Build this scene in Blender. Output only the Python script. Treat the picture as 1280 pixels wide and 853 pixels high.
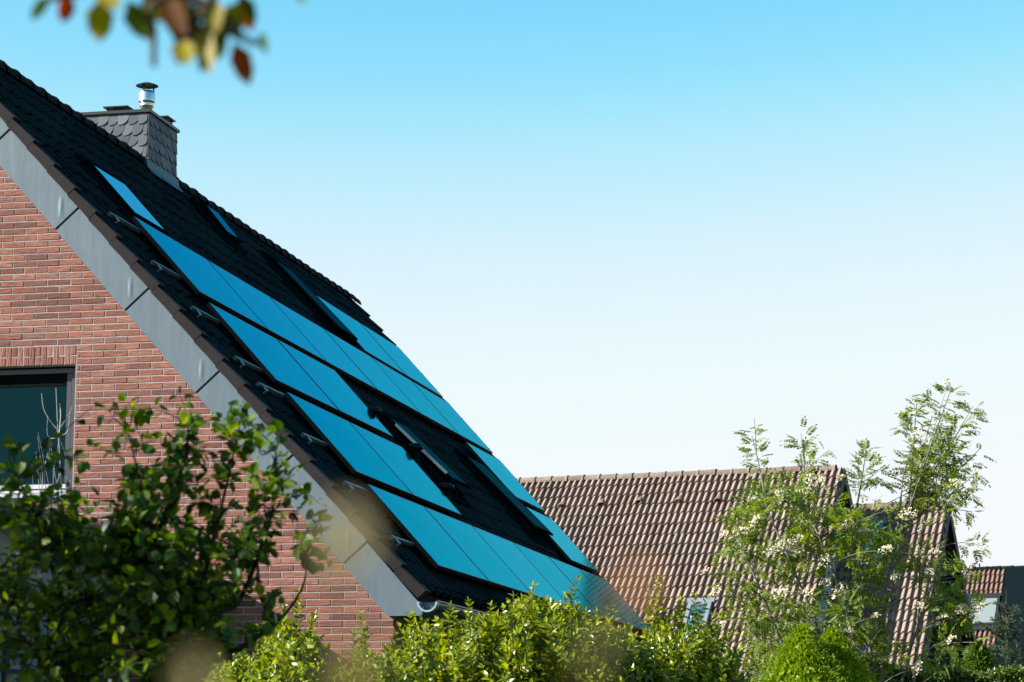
import bpy, math, random
import numpy as np
from mathutils import Vector, Matrix
R = math.radians
rng = np.random.default_rng(7)
random.seed(7)
scn = bpy.context.scene
for o in list(bpy.data.objects): bpy.data.objects.remove(o)
col = scn.collection

# ------------------------------------------------------------------ camera
Z0 = 5.05
CAM = np.array([7.2548, -24.28, -3.4504 + Z0])
PITCH, YAW, FPX = 0.16444, -0.2066, 3110.8
fw = np.array([math.sin(YAW)*math.cos(PITCH), math.cos(YAW)*math.cos(PITCH), math.sin(PITCH)])
rt = np.array([math.cos(YAW), -math.sin(YAW), 0.0])
up = np.cross(rt, fw)
cam = bpy.data.cameras.new('camera')
camo = bpy.data.objects.new('camera', cam); col.objects.link(camo)
M = Matrix(((rt[0], up[0], -fw[0], CAM[0]), (rt[1], up[1], -fw[1], CAM[1]), (rt[2], up[2], -fw[2], CAM[2]), (0, 0, 0, 1)))
camo.matrix_world = M
cam.sensor_width = 36; cam.lens = FPX*36/1280
cam.clip_start = 0.05; cam.clip_end = 5000
cam.dof.use_dof = True; cam.dof.focus_distance = 30.0; cam.dof.aperture_fstop = 5.6
scn.camera = camo

# ------------------------------------------------------------------ light
SUN = np.array([-0.78, -0.38, 0.50]); SUN /= np.linalg.norm(SUN)
el = math.asin(SUN[2]); az = math.atan2(SUN[0], SUN[1])
w = bpy.data.worlds.new('World'); scn.world = w; w.use_nodes = True
nt = w.node_tree; bg = nt.nodes['Background']
sky = nt.nodes.new('ShaderNodeTexSky'); sky.sky_type = 'NISHITA'; sky.sun_disc = False
sky.sun_elevation = el; sky.sun_rotation = az
sky.air_density = 1.0; sky.dust_density = 0.6; sky.ozone_density = 1.6
# the photograph's grade on the sky: scaled to display range, one curve per channel, scaled back
k1 = nt.nodes.new('ShaderNodeVectorMath'); k1.operation = 'SCALE'; k1.inputs['Scale'].default_value = 0.25
k2 = nt.nodes.new('ShaderNodeVectorMath'); k2.operation = 'SCALE'; k2.inputs['Scale'].default_value = 4.0
cv = nt.nodes.new('ShaderNodeRGBCurve')
for ch, pts in ((0, [(0, 0), (.30, .11), (.408, .25), (.485, .50), (.613, .78), (.775, .88), (1, .925)]),
                (1, [(0, 0), (.5, .50), (.644, .70), (.746, .83), (.903, .915), (1, .96)]),
                (2, [(0, 0), (.6, .66), (1, .985)])):
    c_ = cv.mapping.curves[ch]
    c_.points[0].location = pts[0]; c_.points[1].location = pts[-1]
    for p_ in pts[1:-1]: c_.points.new(*p_)
cv.mapping.extend = 'HORIZONTAL'; cv.mapping.update()
nt.links.new(sky.outputs[0], k1.inputs[0]); nt.links.new(k1.outputs[0], cv.inputs['Color'])
nt.links.new(cv.outputs[0], k2.inputs[0]); nt.links.new(k2.outputs[0], bg.inputs[0])
bg.inputs[1].default_value = 0.077
sl = bpy.data.lights.new('sun', 'SUN'); sl.energy = 5.0; sl.angle = R(0.53); sl.color = (1.0, 0.95, 0.88)
so = bpy.data.objects.new('sun', sl); col.objects.link(so)
so.rotation_euler = Vector(SUN).to_track_quat('Z', 'Y').to_euler(); so.location = (-20, -10, 30)
vs = scn.view_settings
scn.display_settings.display_device = 'sRGB'
vs.view_transform = 'Standard'; vs.look = 'None'; vs.exposure = 1.7; vs.gamma = 1.0; vs.use_curve_mapping = False
scn.cycles.max_bounces = 6; scn.cycles.transparent_max_bounces = 8
scn.cycles.use_denoising = True

# ------------------------------------------------------------------ helpers
def ray(px, py):
    d = fw*FPX + rt*(px-640) - up*(py-426.5)
    return d/np.linalg.norm(d)
def at(px, py, depth):
    """a point seen at that pixel of the photograph, `depth` metres along the view axis"""
    d = fw + rt*(px-640)/FPX - up*(py-426.5)/FPX
    return CAM + d*depth
def hit(px, py, P, N):
    d = ray(px, py); t = ((P-CAM)@N)/(d@N); return CAM + d*t

def tag(o, label=None, cat=None, group=None, kind=None):
    if label: o['label'] = label
    if cat: o['category'] = cat
    if group: o['group'] = group
    if kind: o['kind'] = kind
    return o
def empty(name, loc, label=None, cat=None, group=None):
    o = bpy.data.objects.new(name, None); o.empty_display_size = .2; col.objects.link(o)
    o.location = loc; tag(o, label, cat, group); return o

class MB:
    def __init__(s): s.v = []; s.f = []; s.n = 0; s.uv = None
    def add(s, v, f):
        v = np.asarray(v, float).reshape(-1, 3); k = s.n
        s.v.append(v); s.n += len(v)
        if isinstance(f, np.ndarray): s.f.append(f+k)
        else: s.f.extend([[tuple(int(i)+k for i in q)] for q in f])
        return s
    def build(s, name, m, parent=None, smooth=False):
        V = np.concatenate(s.v) if s.v else np.zeros((0, 3))
        off = np.array(parent.matrix_basis.translation) if parent and parent.parent is None else (np.array(parent['_o']) if parent else np.zeros(3))
        V = V - off
        loops = []; starts = []; tot = []
        k = 0
        for q in s.f:
            if isinstance(q, np.ndarray):
                loops.append(q.reshape(-1)); n = q.shape[1]
                starts.append(k+np.arange(len(q))*n); tot.append(np.full(len(q), n)); k += q.size
            else:
                a = np.array(q[0]); loops.append(a); starts.append([k]); tot.append([len(a)]); k += len(a)
        me = bpy.data.meshes.new(name)
        me.vertices.add(len(V)); me.vertices.foreach_set('co', V.astype(np.float32).ravel())
        L = np.concatenate(loops).astype(np.int32); me.loops.add(len(L)); me.loops.foreach_set('vertex_index', L)
        S = np.concatenate(starts).astype(np.int32); me.polygons.add(len(S)); me.polygons.foreach_set('loop_start', S)
        me.polygons.foreach_set('loop_total', np.concatenate(tot).astype(np.int32))
        if s.uv is not None:
            lay = me.uv_layers.new(name='UVMap'); UV = np.concatenate(s.uv)[L]
            lay.data.foreach_set('uv', UV.astype(np.float32).ravel())
        me.update(calc_edges=True); me.validate()
        me.polygons.foreach_set('use_smooth', np.full(len(me.polygons), bool(smooth)))
        me.materials.append(m)
        o = bpy.data.objects.new(name, me); col.objects.link(o)
        if parent: o.parent = parent
        o['_o'] = [float(x) for x in off]
        return o

def frame_box(mb, O, ax, lo, hi, bev=0.0):
    """box in a frame: O origin, ax three unit vectors, lo/hi in that frame; optional chamfer"""
    A = np.array(ax); lo = np.array(lo, float); hi = np.array(hi, float)
    if bev <= 0:
        c = np.array([[x, y, z] for x in (lo[0], hi[0]) for y in (lo[1], hi[1]) for z in (lo[2], hi[2])])
        mb.add(O + c@A, [(0, 1, 3, 2), (4, 6, 7, 5), (0, 4, 5, 1), (2, 3, 7, 6), (0, 2, 6, 4), (1, 5, 7, 3)])
        return
    b = min(bev, *(0.45*(hi-lo)))
    idx = {}; vs_ = []
    for sx in (0, 1):
        for sy in (0, 1):
            for sz in (0, 1):
                s = (sx, sy, sz)
                for a in range(3):
                    p = [hi[k]-b if s[k] else lo[k]+b for k in range(3)]
                    p[a] = hi[a] if s[a] else lo[a]
                    idx[(s, a)] = len(vs_); vs_.append(p)
    fs = []
    for a in range(3):
        b1, b2 = (a+1) % 3, (a+2) % 3
        for t in (0, 1):
            q = []
            for (i, j) in ((0, 0), (1, 0), (1, 1), (0, 1)):
                s = [0, 0, 0]; s[a] = t; s[b1] = i; s[b2] = j; q.append(idx[(tuple(s), a)])
            fs.append(tuple(q))
        for i in (0, 1):
            for j in (0, 1):
                s0 = [0, 0, 0]; s1 = [0, 0, 0]; s0[b1] = s1[b1] = i; s0[b2] = s1[b2] = j; s1[a] = 1
                s0, s1 = tuple(s0), tuple(s1)
                fs.append((idx[(s0, b1)], idx[(s1, b1)], idx[(s1, b2)], idx[(s0, b2)]))
    for sx in (0, 1):
        for sy in (0, 1):
            for sz in (0, 1):
                s = (sx, sy, sz); fs.append((idx[(s, 0)], idx[(s, 1)], idx[(s, 2)]))
    mb.add(O + np.array(vs_)@A, fs)
WX = np.eye(3)
def wbox(mb, lo, hi, bev=0.0): frame_box(mb, np.zeros(3), WX, lo, hi, bev)

def tube(mb, pts, rad, sides=6, cap=True):
    pts = np.asarray(pts, float); n = len(pts)
    rad = np.full(n, rad) if np.isscalar(rad) else np.asarray(rad, float)
    T = np.gradient(pts, axis=0); T /= np.linalg.norm(T, axis=1)[:, None]+1e-9
    a = np.array([0, 0, 1.]) if abs(T[0][2]) < .9 else np.array([1., 0, 0])
    N = np.cross(T[0], a); N /= np.linalg.norm(N)
    V = []
    for i in range(n):
        N = N - T[i]*(N@T[i]); N /= np.linalg.norm(N)+1e-9; B = np.cross(T[i], N)
        th = np.arange(sides)*2*math.pi/sides
        V.append(pts[i] + rad[i]*(np.cos(th)[:, None]*N + np.sin(th)[:, None]*B))
    F = []
    for i in range(n-1):
        for k in range(sides):
            F.append((i*sides+k, i*sides+(k+1) % sides, (i+1)*sides+(k+1) % sides, (i+1)*sides+k))
    mb.add(np.concatenate(V), np.array(F))
    if cap: mb.add(V[0], [tuple(range(sides))[::-1]]); mb.add(V[-1], [tuple(range(sides))])

def lathe(mb, c, prof, sides=28):
    th = np.arange(sides)*2*math.pi/sides; V = []
    for r, z in prof: V.append(np.stack([c[0]+r*np.cos(th), c[1]+r*np.sin(th), np.full(sides, c[2]+z)], 1))
    F = [(i*sides+k, i*sides+(k+1) % sides, (i+1)*sides+(k+1) % sides, (i+1)*sides+k) for i in range(len(prof)-1) for k in range(sides)]
    mb.add(np.concatenate(V), np.array(F))

def unit(a): return a/(np.linalg.norm(a, axis=-1, keepdims=True)+1e-9)
def leaves(mb, P, D, N, L, W, fold=.18, droop=.12, shape=(.34, .5, .74, .36)):
    """n leaves: base P, direction D, rough normal N, length L, width W; six vertices, folded at the midrib"""
    P = np.asarray(P); n = len(P)
    if n == 0: return
    D = unit(D); S = unit(np.cross(D, N)); N = np.cross(S, D)
    L = np.broadcast_to(L, (n,))[:, None]; W = np.broadcast_to(W, (n,))[:, None]
    a, wa, b, wb = shape
    tip = P + D*L - N*L*droop
    m1 = P + D*L*a; m2 = P + D*L*b - N*L*droop*.5
    V = np.stack([P, m1-S*W*wa+N*W*fold, m2-S*W*wb+N*W*fold*.6, tip, m2+S*W*wb+N*W*fold*.6, m1+S*W*wa+N*W*fold], 1).reshape(-1, 3)
    k = np.arange(n)[:, None]*6
    F = np.concatenate([k+np.array([[0, 1, 2, 3]]), k+np.array([[0, 3, 4, 5]])])
    mb.add(V, F)
def rdir(n): return unit(rng.normal(size=(n, 3)))

# ------------------------------------------------------------------ materials
def mat(name, base=(.5, .5, .5), rough=.6, metal=0.0, spec=.5, var=None, bump=0.0, bscale=20, island=None, trans=0.0, stretch=(1, 1, 1), coat=0.0, stain=None):
    m = bpy.data.materials.new(name); m.use_nodes = True; t = m.node_tree; b = t.nodes['Principled BSDF']
    k_ = .72 if metal < .5 else 1.0
    sc_ = lambda c: tuple(x*k_ for x in c)
    base = sc_(base); island = [(p, sc_(c)) for p, c in island] if island else None; var = (var[0], var[1], sc_(var[2])) if var else None
    b.inputs['Base Color'].default_value = (*base, 1); b.inputs['Roughness'].default_value = rough
    b.inputs['Metallic'].default_value = metal; b.inputs['Specular IOR Level'].default_value = spec
    if coat: b.inputs['Coat Weight'].default_value = coat
    tc = t.nodes.new('ShaderNodeTexCoord'); mp = t.nodes.new('ShaderNodeMapping'); t.links.new(tc.outputs['Object'], mp.inputs[0])
    mp.inputs['Scale'].default_value = stretch
    csock = None
    if island:
        g = t.nodes.new('ShaderNodeNewGeometry'); cr = t.nodes.new('ShaderNodeValToRGB')
        cr.color_ramp.interpolation = 'LINEAR'
        while len(cr.color_ramp.elements) < len(island): cr.color_ramp.elements.new(.5)
        for e, (p_, c_) in zip(cr.color_ramp.elements, island): e.position = p_; e.color = (*c_, 1)
        t.links.new(g.outputs['Random Per Island'], cr.inputs[0]); csock = cr.outputs[0]
    if var:
        amt, sc, c2 = var
        no = t.nodes.new('ShaderNodeTexNoise'); no.inputs['Scale'].default_value = sc; no.inputs['Detail'].default_value = 6
        no.inputs['Roughness'].default_value = .65
        t.links.new(mp.outputs[0], no.inputs['Vector'])
        rp = t.nodes.new('ShaderNodeMapRange'); rp.inputs[1].default_value = .38; rp.inputs[2].default_value = .68; rp.inputs[4].default_value = amt
        t.links.new(no.outputs[0], rp.inputs[0])
        mx = t.nodes.new('ShaderNodeMix'); mx.data_type = 'RGBA'; t.links.new(rp.outputs[0], mx.inputs[0])
        if csock: t.links.new(csock, mx.inputs[6])
        else: mx.inputs[6].default_value = (*base, 1)
        mx.inputs[7].default_value = (*c2, 1); csock = mx.outputs[2]
    if stain:
        amt, sc, c2 = stain; no3 = t.nodes.new('ShaderNodeTexNoise'); no3.inputs['Scale'].default_value = sc; no3.inputs['Detail'].default_value = 7; no3.inputs['Roughness'].default_value = .7
        t.links.new(tc.outputs['Object'], no3.inputs['Vector'])
        rp3 = t.nodes.new('ShaderNodeMapRange'); rp3.inputs[1].default_value = .45; rp3.inputs[2].default_value = .72; rp3.inputs[4].default_value = amt
        t.links.new(no3.outputs[0], rp3.inputs[0]); mx3 = t.nodes.new('ShaderNodeMix'); mx3.data_type = 'RGBA'; t.links.new(rp3.outputs[0], mx3.inputs[0])
        if csock: t.links.new(csock, mx3.inputs[6])
        else: mx3.inputs[6].default_value = (*base, 1)
        mx3.inputs[7].default_value = (*sc_(c2), 1); csock = mx3.outputs[2]
    if csock: t.links.new(csock, b.inputs['Base Color'])
    if bump:
        no2 = t.nodes.new('ShaderNodeTexNoise'); no2.inputs['Scale'].default_value = bscale; no2.inputs['Detail'].default_value = 5
        t.links.new(mp.outputs[0], no2.inputs['Vector'])
        bp = t.nodes.new('ShaderNodeBump'); bp.inputs['Strength'].default_value = 1; bp.inputs['Distance'].default_value = bump
        t.links.new(no2.outputs[0], bp.inputs['Height']); t.links.new(bp.outputs[0], b.inputs['Normal'])
    if trans:
        tr = t.nodes.new('ShaderNodeBsdfTranslucent'); ms = t.nodes.new('ShaderNodeMixShader'); ms.inputs[0].default_value = trans
        hs = t.nodes.new('ShaderNodeHueSaturation'); hs.inputs['Hue'].default_value = .485; hs.inputs['Saturation'].default_value = 1.15; hs.inputs['Value'].default_value = 1.5
        if csock: t.links.new(csock, hs.inputs['Color'])
        else: hs.inputs['Color'].default_value = (*base, 1)
        t.links.new(hs.outputs[0], tr.inputs[0])
        t.links.new(b.outputs[0], ms.inputs[1]); t.links.new(tr.outputs[0], ms.inputs[2])
        t.links.new(ms.outputs[0], t.nodes['Material Output'].inputs[0])
    return m

def tilemat(name, cols, rough=.7, spec=.3, speck=(.5, .45, .4), specamt=.3):
    """roof tiles: one tone per tile from the UV cell, weathering noise on top"""
    cols = [tuple(x*.72 for x in c) for c in cols]; speck = tuple(x*.72 for x in speck)
    m = mat(name, cols[0], rough, spec=spec, bump=.0025, bscale=60); t = m.node_tree; b = t.nodes['Principled BSDF']
    uv = t.nodes.new('ShaderNodeUVMap'); fl = t.nodes.new('ShaderNodeVectorMath'); fl.operation = 'FLOOR'
    t.links.new(uv.outputs[0], fl.inputs[0]); wn = t.nodes.new('ShaderNodeTexWhiteNoise'); wn.noise_dimensions = '2D'
    t.links.new(fl.outputs[0], wn.inputs['Vector'])
    cr = t.nodes.new('ShaderNodeValToRGB')
    while len(cr.color_ramp.elements) < len(cols): cr.color_ramp.elements.new(.5)
    for i, (e, c) in enumerate(zip(cr.color_ramp.elements, cols)): e.position = i/(len(cols)-1); e.color = (*c, 1)
    t.links.new(wn.outputs[0], cr.inputs[0])
    tc = t.nodes.new('ShaderNodeTexCoord'); no = t.nodes.new('ShaderNodeTexNoise'); no.inputs['Scale'].default_value = 9; no.inputs['Detail'].default_value = 8; no.inputs['Roughness'].default_value = .75
    t.links.new(tc.outputs['Object'], no.inputs['Vector'])
    rp = t.nodes.new('ShaderNodeMapRange'); rp.inputs[1].default_value = .5; rp.inputs[2].default_value = .7; rp.inputs[4].default_value = specamt
    t.links.new(no.outputs[0], rp.inputs[0])
    mx = t.nodes.new('ShaderNodeMix'); mx.data_type = 'RGBA'; t.links.new(rp.outputs[0], mx.inputs[0]); t.links.new(cr.outputs[0], mx.inputs[6]); mx.inputs[7].default_value = (*speck, 1)
    t.links.new(mx.outputs[2], b.inputs['Base Color'])
    return m

def glossmat(name, tintc, dark, rough=.03, fac=.9, panel=False):
    """dark coated glass: tinted mirror reflection over a dark body"""
    m = bpy.data.materials.new(name); m.use_nodes = True; t = m.node_tree; b = t.nodes['Principled BSDF']
    b.inputs['Base Color'].default_value = (*dark, 1); b.inputs['Roughness'].default_value = .3; b.inputs['Specular IOR Level'].default_value = .0
    g = t.nodes.new('ShaderNodeBsdfGlossy'); g.inputs['Color'].default_value = (*tintc, 1); g.inputs['Roughness'].default_value = rough
    ms = t.nodes.new('ShaderNodeMixShader'); ms.inputs[0].default_value = fac
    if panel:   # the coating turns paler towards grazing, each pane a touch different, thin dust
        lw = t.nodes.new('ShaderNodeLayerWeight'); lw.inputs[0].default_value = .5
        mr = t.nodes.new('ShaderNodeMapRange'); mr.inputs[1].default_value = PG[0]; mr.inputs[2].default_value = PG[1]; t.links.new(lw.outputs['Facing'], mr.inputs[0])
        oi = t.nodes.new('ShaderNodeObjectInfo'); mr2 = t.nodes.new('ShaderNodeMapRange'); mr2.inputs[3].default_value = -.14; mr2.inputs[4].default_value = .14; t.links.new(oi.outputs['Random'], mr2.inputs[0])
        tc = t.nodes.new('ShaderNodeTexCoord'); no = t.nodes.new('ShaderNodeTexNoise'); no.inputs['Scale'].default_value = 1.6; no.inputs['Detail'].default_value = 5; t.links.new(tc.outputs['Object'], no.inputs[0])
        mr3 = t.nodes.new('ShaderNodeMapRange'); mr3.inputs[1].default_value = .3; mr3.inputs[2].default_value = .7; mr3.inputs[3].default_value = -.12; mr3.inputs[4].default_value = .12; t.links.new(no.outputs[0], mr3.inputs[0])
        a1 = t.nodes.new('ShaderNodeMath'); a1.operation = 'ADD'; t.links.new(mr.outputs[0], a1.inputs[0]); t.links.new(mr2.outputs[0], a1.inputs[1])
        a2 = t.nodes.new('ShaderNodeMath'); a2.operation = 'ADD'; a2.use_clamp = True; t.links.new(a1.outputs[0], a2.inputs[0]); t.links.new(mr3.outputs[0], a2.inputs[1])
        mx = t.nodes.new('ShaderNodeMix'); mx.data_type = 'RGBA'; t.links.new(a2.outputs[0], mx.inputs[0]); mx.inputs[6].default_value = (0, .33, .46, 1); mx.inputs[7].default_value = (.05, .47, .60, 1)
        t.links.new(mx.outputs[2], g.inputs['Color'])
    t.links.new(b.outputs[0], ms.inputs[1]); t.links.new(g.outputs[0], ms.inputs[2]); t.links.new(ms.outputs[0], t.nodes['Material Output'].inputs[0])
    return m

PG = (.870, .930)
m_brick = mat('red_brick', rough=.9, spec=.2, island=[(0, (.16, .062, .048)), (.25, (.27, .098, .064)), (.6, (.36, .135, .085)), (.85, (.41, .18, .12)), (1, (.24, .115, .10))],
              var=(.85, 26, (.10, .055, .048)), bump=.009, bscale=30, stretch=(.3, 1, 2.6), stain=(.55, 1.1, (.20, .10, .085)))
m_brickv = mat('red_brick_upright', rough=.9, spec=.2, island=[(0, (.20, .075, .055)), (.5, (.33, .12, .08)), (1, (.38, .16, .12))],
              var=(.85, 26, (.10, .055, .048)), bump=.009, bscale=30, stretch=(2.6, 1, .3))
m_mortar = mat('mortar', (.40, .365, .36), .95, spec=.1, var=(.6, 30, (.26, .24, .24)), stain=(.6, 1.3, (.24, .22, .21)), bump=.003, bscale=80)
m_board = mat('coated_metal', (.125, .17, .205), .36, metal=.15, spec=.5, stain=(.5, 2.2, (.10, .14, .165)), var=(.35, 9, (.11, .155, .185)), bump=.012, bscale=1.6, stretch=(1.6, 1, .35))
m_seam = mat('dark_joint', (.02, .035, .045), .6)
m_verge = mat('verge_tile', (.02, .016, .016), .7, spec=.08, island=[(0, (.015, .012, .0125)), (1, (.025, .020, .020))], var=(.5, 14, (.020, .016, .016)), stain=(.5, 6, (.035, .032, .03)), bump=.001, bscale=60)
m_dtile = tilemat('dark_roof_tile', [(.003, .010, .012), (.006, .017, .020), (.010, .023, .026)], rough=.7, spec=.02, speck=(.014, .026, .028), specamt=.35)
m_ridge = mat('dark_ridge_tile', (.01, .01, .012), .8, spec=.05, island=[(0, (.005, .008, .010)), (1, (.012, .014, .016))])
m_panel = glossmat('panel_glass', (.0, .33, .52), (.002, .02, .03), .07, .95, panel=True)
m_pframe = mat('panel_frame', (.006, .008, .010), .45, spec=.3)
m_alu = mat('aluminium', (.22, .30, .33), .35, metal=.8)
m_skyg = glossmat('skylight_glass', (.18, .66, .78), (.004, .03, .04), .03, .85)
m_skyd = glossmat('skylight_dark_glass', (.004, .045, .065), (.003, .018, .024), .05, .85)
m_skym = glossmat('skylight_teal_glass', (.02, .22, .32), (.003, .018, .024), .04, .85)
m_skyf = mat('skylight_frame', (.003, .010, .013), .6, spec=0.0)
m_vent = mat('vent_plastic', (.006, .014, .018), .5, spec=.08)
m_slate = mat('slate', (.16, .17, .19), .55, spec=.15, island=[(0, (.05, .068, .082)), (.5, (.09, .11, .13)), (1, (.16, .175, .20))], var=(.4, 12, (.10, .115, .12)), bump=.002, bscale=40)
m_lead = mat('lead_flashing', (.03, .075, .10), .5, metal=.3, bump=.004, bscale=15)
m_dmetal = mat('dark_metal', (.03, .034, .038), .4, metal=.4)
m_steel = mat('stainless_steel', (.62, .64, .65), .28, metal=1.0)
m_gutter = mat('gutter_coating', (.018, .03, .033), .3, spec=.6)
m_gend = mat('gutter_lit_ring', (.30, .40, .45), .35, metal=.5)
m_zinc = mat('zinc', (.60, .64, .67), .35, metal=.7)
m_wframe = mat('window_frame_grey', (.045, .048, .06), .35, spec=.5)
m_sill = mat('sill_metal', (.55, .56, .58), .3, metal=.6)
m_wglass = glossmat('window_glass', (.05, .16, .20), (.001, .010, .013), .02, .10)
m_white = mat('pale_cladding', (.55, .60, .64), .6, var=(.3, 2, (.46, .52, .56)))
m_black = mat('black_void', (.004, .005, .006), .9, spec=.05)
m_soffit = mat('dark_soffit', (.02, .02, .022), .7)
m_teal = mat('teal_coating', (.025, .10, .13), .35, spec=.5)
m_annex = mat('annex_panel', (.16, .26, .32), .5, var=(.4, 2.5, (.22, .32, .38)))
m_beam = mat('annex_beam', (.015, .02, .024), .6)
m_ntile = tilemat('brown_roof_tile', [(.20, .15, .12), (.255, .19, .15), (.30, .225, .185), (.225, .175, .15)], rough=.9, spec=.15, speck=(.15, .11, .095), specamt=.5)
m_rtile = tilemat('reddish_roof_tile', [(.15, .09, .07), (.185, .11, .088), (.21, .13, .105)], rough=.85, spec=.15, speck=(.12, .07, .06), specamt=.35)
m_nridge = mat('brown_ridge_tile', (.24, .18, .15), .9, spec=.1, island=[(0, (.18, .135, .11)), (1, (.29, .22, .185))], var=(.8, 14, (.10, .085, .075)))
m_bark = mat('bark', (.10, .075, .055), .9, spec=.1, var=(.6, 20, (.05, .04, .03)), bump=.003, bscale=40)
m_barkd = mat('dark_bark', (.035, .027, .022), .9, spec=.1)
m_barkg = mat('grey_bark', (.20, .18, .16), .8, spec=.2, var=(.6, 15, (.10, .09, .08)))
m_twig = mat('pale_twig', (.42, .37, .34), .8, spec=.2)
def leafmat(name, cols, trans=.35, rough=.45, spec=.45):
    n = len(cols); return mat(name, cols[0], rough, spec=spec, trans=trans, island=[(i/(n-1), c) for i, c in enumerate(cols)])
m_privet = leafmat('privet_leaf', [(.05, .12, .008), (.17, .26, .010), (.29, .36, .014), (.14, .23, .012), (.42, .43, .028), (.05, .10, .010)], .4, .32, .6)
m_rowan = leafmat('rowan_leaf', [(.08, .15, .022), (.17, .25, .032), (.26, .33, .045), (.10, .18, .035)], .5)
m_flower = leafmat('rowan_flower', [(.56, .50, .34), (.72, .66, .48), (.64, .58, .40)], .2, .7, .1)
m_hazel = leafmat('round_leaf', [(.010, .034, .005), (.03, .085, .007), (.09, .18, .010), (.016, .045, .007), (.24, .33, .014)], .5, .45, .25)
m_yew = leafmat('yew_leaf', [(.08, .17, .003), (.19, .32, .005), (.30, .43, .007), (.12, .22, .004)], .35, .5, .3)
m_hedge = leafmat('hedge_leaf', [(.05, .09, .012), (.09, .15, .02), (.15, .20, .03)], .3)
m_spruce = leafmat('spruce_needle', [(.03, .055, .03), (.05, .085, .04), (.07, .10, .05)], .1, .6, .2)
m_thuja = leafmat('thuja_leaf', [(.07, .14, .012), (.11, .20, .015), (.05, .10, .012)], .3)
m_tree = leafmat('tree_leaf', [(.03, .07, .015), (.05, .11, .015), (.07, .13, .02)], .3)
m_autumn = leafmat('turning_leaf', [(.46, .40, .015), (.14, .24, .012), (.34, .14, .012), (.10, .18, .012), (.50, .52, .015), (.16, .26, .015)], .55, .5, .3)
m_yel = mat('yellow_leaf', (.34, .28, .012), .5, spec=.3, trans=.5)
m_grn = mat('olive_green_leaf', (.09, .12, .012), .5, spec=.3, trans=.45)
m_brz = mat('bronze_leaf', (.13, .055, .012), .6, spec=.1, trans=.4)
m_redleaf = leafmat('red_leaf', [(.26, .045, .008), (.30, .07, .010)], .5, .5, .3)
m_yolive = leafmat('young_olive_leaf', [(.34, .27, .12), (.26, .22, .08)], .4, .6, .2)
m_orange = leafmat('orange_leaf', [(.36, .17, .06), (.32, .14, .06)], .3, .6, .2)
m_olive = leafmat('dark_olive_leaf', [(.08, .09, .02), (.12, .10, .03)], .3, .6, .2)
m_grass = mat('grass_ground', (.05, .08, .02), .95, spec=.1, var=(.7, .8, (.09, .10, .035)), bump=.03, bscale=25)

# ------------------------------------------------------------------ ground
g = MB(); g.add([(-1500, -1500, 0), (1500, -1500, 0), (1500, 1500, 0), (-1500, 1500, 0)], [(0, 1, 2, 3)])
tag(g.build('ground', m_grass), kind='structure')

# ------------------------------------------------------------------ roofs
def tiled_plane(mb, O, eu, ev, en, Lu, Lv, gauge, period=.15, roll=.036, lift=.024, per=8, jit=.0025, clip=None, sharp=False):
    """pantile sheet: eu along the ridge, ev down the slope; real rolls and real course steps"""
    nu = int(round(Lu/period))*per; u = np.linspace(0, Lu, nu+1)
    ph = (u/period) % 1.0
    prof = roll*np.clip(np.cos(2*math.pi*(ph-.5)), -.25, 1)**1
    prof = np.where(prof > 0, roll*np.sqrt(np.clip(prof/roll, 0, 1)), prof*.5)
    if sharp: prof = roll*np.interp(ph, [0, .10, .16, .30, .50, .64, .72, .76, 1], [0, 0, .18, .52, .86, 1, .92, 0, 0])
    nc = int(math.ceil(Lv/gauge)); V = []; U = []
    tcol = np.floor(u/(2*period)+1e-6).astype(int)
    for i in range(nc):
        j1 = rng.normal(0, jit, tcol.max()+2)[tcol]; j2 = rng.normal(0, jit*1.6, tcol.max()+2)[tcol]
        v0 = i*gauge + (0 if i == 0 else 0); v1 = min((i+1)*gauge, Lv)
        for (v, l, vv) in ((v0-.0, 0.0, v0+.001), (v1, lift, v1-.001)):
            vj = v + (j2 if l > 0 and v < Lv else 0)
            V.append(O + u[:, None]*eu + (vj*np.ones(nu+1))[:, None]*ev + (prof+l+j1)[:, None]*en)
            U.append(np.stack([u/(2*period)+1e-4, np.full(nu+1, vv/gauge)], 1))
    nr = len(V); n1 = nu+1
    a = (np.arange(nr-1)[:, None]*n1 + np.arange(nu)[None, :]).ravel()
    F = np.stack([a, a+n1, a+n1+1, a+1], 1)
    mb.uv = (mb.uv or []) + U
    mb.add(np.concatenate(V), F)

def ridge_caps(mb, A, B, r, pitch=.40, down=.35, updir=np.array([0, 0, 1.]), jit=.004, flare=.012):
    A = np.array(A, float); B = np.array(B, float); L = np.linalg.norm(B-A); e = (B-A)/L
    s = np.cross(e, updir); n = int(L/pitch)
    th = np.linspace(math.pi*(.0-.06), math.pi*(1.06), 11)
    for i in range(n):
        j = rng.normal(0, jit, 2)
        for (t0, t1, r0, r1) in ((i*pitch, (i+1)*pitch+.02, r, r+flare), ((i+1)*pitch-.035, (i+1)*pitch+.02, r+flare, r+flare+.012)):
            P0 = A+e*t0+updir*j[0]; P1 = A+e*t1+updir*j[0]
            ring = lambda P, rr: P + np.cos(th)[:, None]*s*rr*1.15 + (np.sin(th)[:, None]*rr)*updir
            V = np.concatenate([ring(P0, r0), ring(P1, r1), ring(P1, r1-.02)]); k = len(th)
            F = [(i_+m*k, i_+1+m*k, i_+1+(m+1)*k, i_+(m+1)*k) for m in (0, 1) for i_ in range(k-1)]
            mb.add(V, F)

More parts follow.
